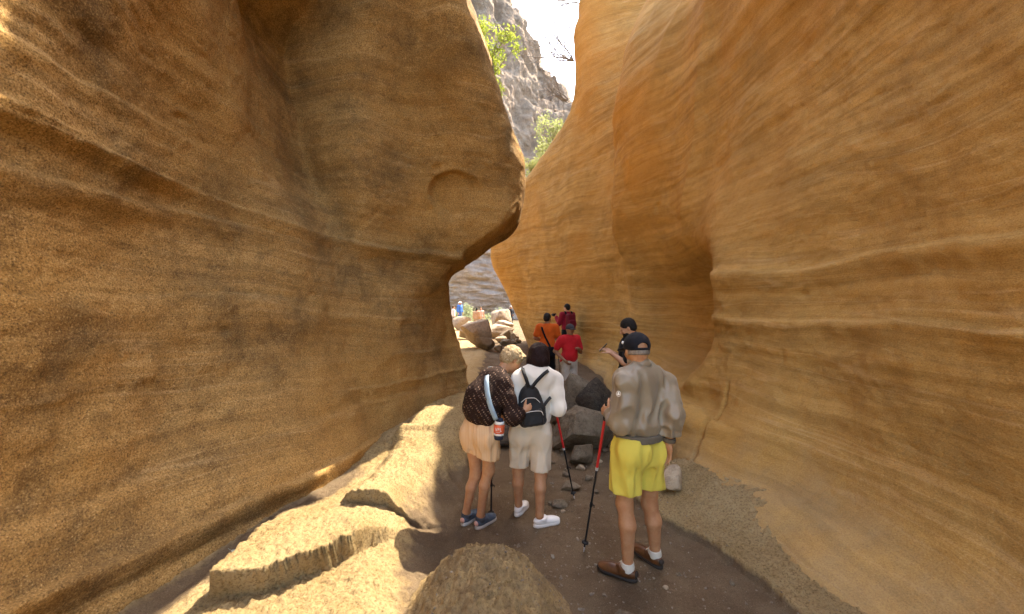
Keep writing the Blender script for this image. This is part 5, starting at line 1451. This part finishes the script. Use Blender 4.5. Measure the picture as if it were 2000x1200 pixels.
def figure(label, X, Y, zg, H, yaw, top, bottom, skin_m=SK_TAN, hair=H_BLACK, sleeves='long', legs='long', arms=None, look=(0, 0), cap=None, vox=0.012,
           lean=0.0, hat=None, beard=None, shoes=M_DARKSHOE, group=GP, belly=0.0, hairlong=False, face=False, step=0.0):
    """yaw: 0 faces away from the camera, positive turns to the right; arms: {'l': (elbow, wrist), 'r': ...} in units of H (right, forward, up)"""
    root = vec(X, Y, zg)
    o = start(label, root, group)
    f = vec(math.sin(yaw), math.cos(yaw), 0); r = vec(math.cos(yaw), -math.sin(yaw), 0)
    B = lambda x, y, z: (r * x + f * y + UP * z) * H
    J = dict(pelvis=B(0, 0, 0.53), neck=B(0, 0.01 + lean, 0.835), sl=B(-0.105, lean * 0.9, 0.81), sr=B(0.105, lean * 0.9, 0.81), hl=B(-0.05, 0, 0.515), hr=B(0.05, 0, 0.515),
             kl=B(-0.06, 0.012 + step, 0.285), kr=B(0.06, 0.012 - step * 0.6, 0.285), al=B(-0.062, -0.01 + step, 0.058), ar=B(0.062, -0.01 - step, 0.058), fwd=f)
    dft = {'l': ((-0.135, -0.01, 0.635), (-0.14, 0.05, 0.485)), 'r': ((0.135, -0.01, 0.635), (0.14, 0.05, 0.485))}
    dft.update(arms or {})
    for sd in 'lr':
        J['e' + sd], J['w' + sd] = B(*dft[sd][0]), B(*dft[sd][1])
    s = H / 1.72
    hc = B(0, 0.018 + lean * 1.1, 0.925)
    ly, lp = look
    fh = nrm(vec(math.sin(yaw + ly) * math.cos(lp), math.cos(yaw + ly) * math.cos(lp), math.sin(lp))); rh = nrm(np.cross(fh, UP)); Rh = np.stack([rh, fh, np.cross(rh, fh)], 1)
    q = lambda x, y, z: hc + Rh @ (vec(x, y, z) * s)
    T, Rt, Rp = torso_prims(J, hipw=0.155 * s, depth=0.11 * s, belly=belly)
    P = head_prims(hc, Rh, s) + [RC(q(0, -0.025, -0.05), J['neck'] - UP * 0.03, 0.054 * s, 0.06 * s, 0.03)] + shrink(T, 0.84) + legs_prims(J, s)
    for sd, sg in (('l', -1), ('r', 1)):
        a, e, w_ = J['s' + sd], J['e' + sd], J['w' + sd]
        P += arm_prims(a, e, w_, s)
        d = nrm(w_ - e)
        P += hand_prims(w_, d, -r * sg + f * 0.2, f + UP * 0.4, 0.55, s * 1.05)
    solid('body', P, skin_m, o, vox)
    j = list(T[1:]) + [EL(J['pelvis'] + UP * 0.10 * s, vec(0.17, 0.13, 0.14) * s, Rt, 0.05)]
    tl = 1.0 if sleeves == 'long' else 0.0
    for sd in 'lr':
        a, e, w_ = J['s' + sd], J['e' + sd], J['w' + sd]
        if sleeves == 'long': j += [RC(a, e, 0.062 * s, 0.054 * s, 0.05), RC(e, mE(e, w_, 0.9), 0.054 * s, 0.042 * s, 0.03)]
        elif sleeves == 'short': j += [RC(a, mE(a, e, 0.66), 0.064 * s, 0.062 * s, 0.05)]
    hem = J['pelvis'][2] + (-0.01 if sleeves == 'short' else 0.03) * s
    solid('top', j, top, o, vox, infl=0.014, clips=[(vec(0, 0, hem), -UP)], disp=wrinkles(X * 7 + Y, 0.008, (8, 8, 6)))
    b_ = [EL(J['pelvis'], vec(0.158, 0.12, 0.14) * s, Rp, 0.04)]
    for sd in 'lr':
        h, k, a = J['h' + sd], J['k' + sd], J['a' + sd]
        b_ += [RC(h + UP * 0.02, k, 0.090 * s, 0.070 * s, 0.03), EL(h - f * 0.05 * s, vec(0.085, 0.075, 0.09) * s, Rp, 0.03)]
        if legs == 'long': b_ += [RC(k, a, 0.070 * s, 0.058 * s, 0.03)]
    cl = [(vec(0, 0, hem + 0.05), UP)]
    if legs == 'short': cl.append((vec(0, 0, J['kl'][2] + 0.03), -UP))
    solid('trousers' if legs == 'long' else 'shorts', b_, bottom, o, vox, infl=0.004, clips=cl, disp=wrinkles(X * 3 + Y, 0.008, (11, 11, 4)))
    for sd in 'lr':
        h0 = vec(J['a' + sd][0], J['a' + sd][1], 0.002) - f * 0.06 * s
        R_ = np.stack([r, f, UP], 1)
        sh = solid('shoe', [EL(h0 + f * 0.09 * s + UP * 0.045, vec(0.045, 0.10, 0.052) * s, R_, 0.02), EL(h0 + f * 0.19 * s + UP * 0.03, vec(0.048, 0.09, 0.036) * s, R_, 0.03)], shoes, o, max(vox * 0.8, 0.008), clips=[(vec(0, 0, 0.0), -UP)])
    hv = max(vox * 0.7, 0.007)
    if cap is not None:
        c = solid('cap', [EL(q(0, -0.006, 0.034), vec(0.088, 0.106, 0.090) * s, Rh, 0.01), EL(q(0, 0.125, 0.020), vec(0.070, 0.075, 0.013) * s, Rh, 0.01)], cap, o, hv, clips=[(q(0, 0, 0.008), -Rh[:, 2])])
        solid('hair', [EL(q(0, -0.022, -0.005), vec(0.080, 0.093, 0.055) * s, Rh, 0.01)], hair, o, hv, clips=[(q(0, 0.02, 0), Rh[:, 1])])
    elif hat is not None:
        solid('sun_hat', [EL(q(0, -0.006, 0.05), vec(0.088, 0.104, 0.080) * s, Rh, 0.02), EL(q(0, -0.006, 0.035), vec(0.16, 0.17, 0.016) * s, Rh, 0.02)], hat, o, hv, clips=[(q(0, 0, 0.022), -Rh[:, 2])])
    else:
        hp = [EL(q(0, -0.020, 0.036), vec(0.084, 0.098, 0.088) * s, Rh, 0.02), EL(q(0, -0.055, -0.020), vec(0.072, 0.058, 0.060) * s, Rh, 0.03)]
        if hairlong: hp += [EL(q(0, -0.06, -0.10), vec(0.085, 0.055, 0.12) * s, Rh, 0.03)]
        hp += [CUT(EL(q(0, 0.105, -0.028), vec(0.075, 0.075, 0.075) * s, Rh, 0.01))]
        solid('hair', hp, hair, o, hv, disp=wrinkles(3.3, 0.004, (30, 30, 30)))
    if beard is not None:
        solid('beard', [EL(q(0, 0.035, -0.075), vec(0.064, 0.066, 0.052) * s, Rh, 0.02), CUT(EL(q(0, 0.115, -0.070), vec(0.030, 0.022, 0.012) * s, Rh, 0.01))], beard, o, hv,
              clips=[(q(0, 0, -0.042), Rh[:, 2] - 0.2 * Rh[:, 1]), (q(0, 0.004, 0), -Rh[:, 1])])
    if face:
        for sg in (-1, 1):
            e_ = solid('eye', [EL(q(sg * 0.032, 0.086, -0.004), vec(0.013, 0.006, 0.007) * s, Rh, 0.004)], M_EYE, o, 0.004)
    return o, J, root, q, B
M_EYE = simple('dark_eye', (0.03, 0.02, 0.015), 0.3, 0.5)

def cloth_strap(name, parent, pts, n, w, mat, thick=0.008):
    s2 = Pile(); s2.add(*ribbon(smooth_path(pts, 16), n, w, thick)); return s2.build(name, mat, parent)

def place(px, Y, head_py, H=None):
    X = (px - 1000) / F * Y
    zg = ground_at(X, Y)
    top = EYE - (head_py - 600) / F * Y
    return X, zg, top - zg

# man with the phone
X, Y = 1.60, 5.42
zg = ground_at(X, Y)
Hh = EYE - 21 / F * Y - zg
DK_T = fabric('black_tshirt', (0.007, 0.008, 0.010), 0.9)
o, J, root, q, B = figure('bearded man in a black t-shirt looking down at his phone', X, Y, zg, Hh, -1.35, DK_T, M_BLACKCLOTH, SK_FAIR, H_BLACK, 'short', 'short',
    {'l': ((-0.125, 0.02, 0.655), (-0.055, 0.135, 0.735)), 'r': ((0.125, 0.02, 0.655), (0.010, 0.150, 0.745))}, (0.05, -0.42), vox=0.009, beard=H_BLACK, face=True)
ph = empty('mobile_phone', Vector(root)); tag(ph, 'dark mobile phone held up by the bearded man', 'phone')
pc = B(-0.022, 0.198, 0.775)
fw = nrm(B(0, 1, 0)); Rq = frame(nrm(np.cross(fw, UP)), UP) @ rot_axis((1, 0, 0), 0.75)
solid('case', [BX(pc, vec(0.037, 0.006, 0.076), Rq, 0.005, 0.001)], simple('phone_black', (0.012, 0.012, 0.014), 0.35, 0.5), ph, 0.004)
sc = mesh_obj('screen', [pc + Rq @ vec(a, -0.0072, c) for a, c in ((-0.032, -0.07), (0.032, -0.07), (0.032, 0.07), (-0.032, 0.07))], [(0, 1, 2, 3)], simple('phone_glass', (0.03, 0.033, 0.04), 0.12, 0.6), ph, False)

# man in the red t-shirt
X, zg, Hh = place(1112, 8.0, 632)
RED = fabric('red_cotton', (0.52, 0.016, 0.022), 0.85, 200, 0.85)
BEI = fabric('stone_cotton', (0.52, 0.47, 0.39), 0.9)
o, J, root, q, B = figure('man in a red t-shirt and dark cap facing the camera behind the boulders', X, 8.0, zg, Hh, 2.75, RED, BEI, SK_DARK, H_BLACK, 'short', 'short',
    {'r': ((0.175, -0.05, 0.66), (0.10, 0.07, 0.55)), 'l': ((-0.15, 0.02, 0.64), (-0.055, 0.115, 0.695))}, (0.0, -0.05), cap=fabric('dark_cap', (0.05, 0.045, 0.05), 0.85), vox=0.011, belly=0.02, face=True)
tip_ = root + B(0.16, 0.25, 0.0)

# man in the orange t-shirt
X, zg, Hh = place(1069, 9.5, 611)
ORG = fabric('orange_cotton', (0.62, 0.105, 0.012), 0.85, 200, 0.88)
o, J, root, q, B = figure('man in an orange t-shirt and black trousers seen from behind', X, 9.5, zg, Hh, 0.25, ORG, M_BLACKCLOTH, SK_DARK, H_BLACK, 'short', 'long',
    {'l': ((-0.165, 0.0, 0.66), (-0.10, 0.11, 0.62)), 'r': ((0.15, 0.03, 0.65), (0.06, 0.14, 0.66))}, (0.3, -0.05), vox=0.012)
sb = empty('shoulder_bag', Vector(root)); tag(sb, 'black shoulder bag slung across the orange t-shirt', 'bag')
cloth_strap('strap', sb, [B(-0.07, 0.03, 0.845), B(-0.06, -0.065, 0.80), B(-0.02, -0.088, 0.70), B(0.03, -0.088, 0.60), B(0.055, -0.09, 0.55)], vec(0, -1, 0.1), 0.045, M_BLACKCLOTH)
solid('pouch', [BX(B(0.06, -0.105, 0.495), vec(0.10, 0.055, 0.115), np.eye(3), 0.03, 0.02)], M_BLACKCLOTH, sb, 0.012)
tp = root + B(0.17, 0.10, 0); tp[2] = ground_at(tp[0], tp[1])
trekking_pole('thin dark walking pole beside the man in the orange t-shirt', root + B(0.11, 0.12, 0.62), tp, 0.3, mats=(M_BLACKPLASTIC,) * 3)

# photographer with the dark red backpack
X, zg, Hh = place(1108, 12.2, 593)
DRED = fabric('dark_red_fleece', (0.26, 0.012, 0.028), 0.9)
o, J, root, q, B = figure('man in a dark red jacket with camera and backpack near the right wall', X, 12.2, zg, Hh, -0.45, DRED, M_BLACKCLOTH, SK_FAIR, H_BLACK, 'long', 'long',
    {'l': ((-0.15, 0.03, 0.655), (-0.13, 0.15, 0.76)), 'r': ((0.14, 0.0, 0.64), (0.15, 0.06, 0.50))}, (-0.25, -0.02), vox=0.013)
rb = empty('backpack', Vector(root)); tag(rb, 'dark red backpack on the man with the camera by the right wall', 'backpack')
fr = frame(nrm(B(1, 0, 0)), UP)
solid('pack', [BX(B(0, -0.105, 0.70), vec(0.15, 0.085, 0.22), fr, 0.06, 0.03), BX(B(0, -0.16, 0.65), vec(0.11, 0.045, 0.12), fr, 0.04, 0.02)], fabric('wine_nylon', (0.15, 0.008, 0.018), 0.7), rb, 0.012)
for sg in (-1, 1):
    cloth_strap('strap', rb, [B(sg * 0.06, -0.075, 0.80), B(sg * 0.065, -0.02, 0.86), B(sg * 0.07, 0.06, 0.82)], vec(0, -0.6, 0.8), 0.05, M_BLACKCLOTH)
cm = empty('camera', Vector(root)); tag(cm, 'black camera held up by the man in the dark red jacket', 'camera')
cb = solid('camera_body', [BX(B(-0.135, 0.205, 0.80), vec(0.065, 0.035, 0.045), fr, 0.012, 0.01)], M_BLACKPLASTIC, cm, 0.008)
ln_ = Pile(); ln_.add(*tube([B(-0.135, 0.22, 0.80), B(-0.135, 0.275, 0.80)], [0.033, 0.036], 16)); ln_.build('lens', M_BLACKPLASTIC, cm)
tp = root + B(-0.19, 0.12, 0); tp[2] = ground_at(tp[0], tp[1])
trekking_pole('dark walking pole hanging beside the man in the dark red jacket', root + B(-0.10, 0.12, 0.56), tp, 0.3, mats=(M_BLACKPLASTIC,) * 3)

# ---- people at the far bend
def far_person(label, px, Y, head_py, feet_py, yaw, top, bottom, **kw):
    X = (px - 1000) / F * Y
    zt = EYE - (head_py - 600) / F * Y
    zf = EYE - (feet_py - 600) / F * Y
    return figure(label, X, Y, zf, zt - zf, yaw, top, bottom, vox=0.024, **kw)
far_person('person in black clothes standing by the edge of the right wall far away', 997, 26.5, 597, 645, 2.4, fabric('black_jacket', (0.016, 0.018, 0.026)), M_BLACKCLOTH,
           arms={'l': ((-0.15, 0.02, 0.64), (-0.03, 0.12, 0.62)), 'r': ((0.15, 0.02, 0.64), (0.03, 0.12, 0.60))}, skin_m=SK_FAIR, hair=H_GREY)
far_person('dark haired person in a tan top behind the pale far boulder', 931, 27.5, 601, 650, 0.4, fabric('tan_top', (0.45, 0.27, 0.16)), fabric('tan_trousers', (0.35, 0.26, 0.18)), skin_m=SK_TAN, hair=H_BLACK)
far_person('person in a pale pink vest facing the camera behind the pale far boulder', 939, 28.0, 599, 648, 2.9, fabric('pale_pink', (0.62, 0.40, 0.34)), fabric('pale_trousers', (0.5, 0.45, 0.4)), sleeves='none', skin_m=SK_FAIR, hair=H_BROWN)
far_person('person in blue clothes and a white sun hat among the far bushes', 898, 30.0, 589, 636, 2.2, fabric('blue_shirt', (0.06, 0.17, 0.50)), fabric('blue_trousers', (0.07, 0.14, 0.34)), hat=fabric('white_hat', (0.75, 0.72, 0.66)), skin_m=SK_FAIR)
far_person('person in a white top half hidden by the corner of the left wall', 885, 29.0, 597, 645, 1.2, fabric('white_top', (0.65, 0.55, 0.5)), fabric('grey_trousers', (0.25, 0.25, 0.27)), skin_m=SK_FAIR, hair=H_BROWN)
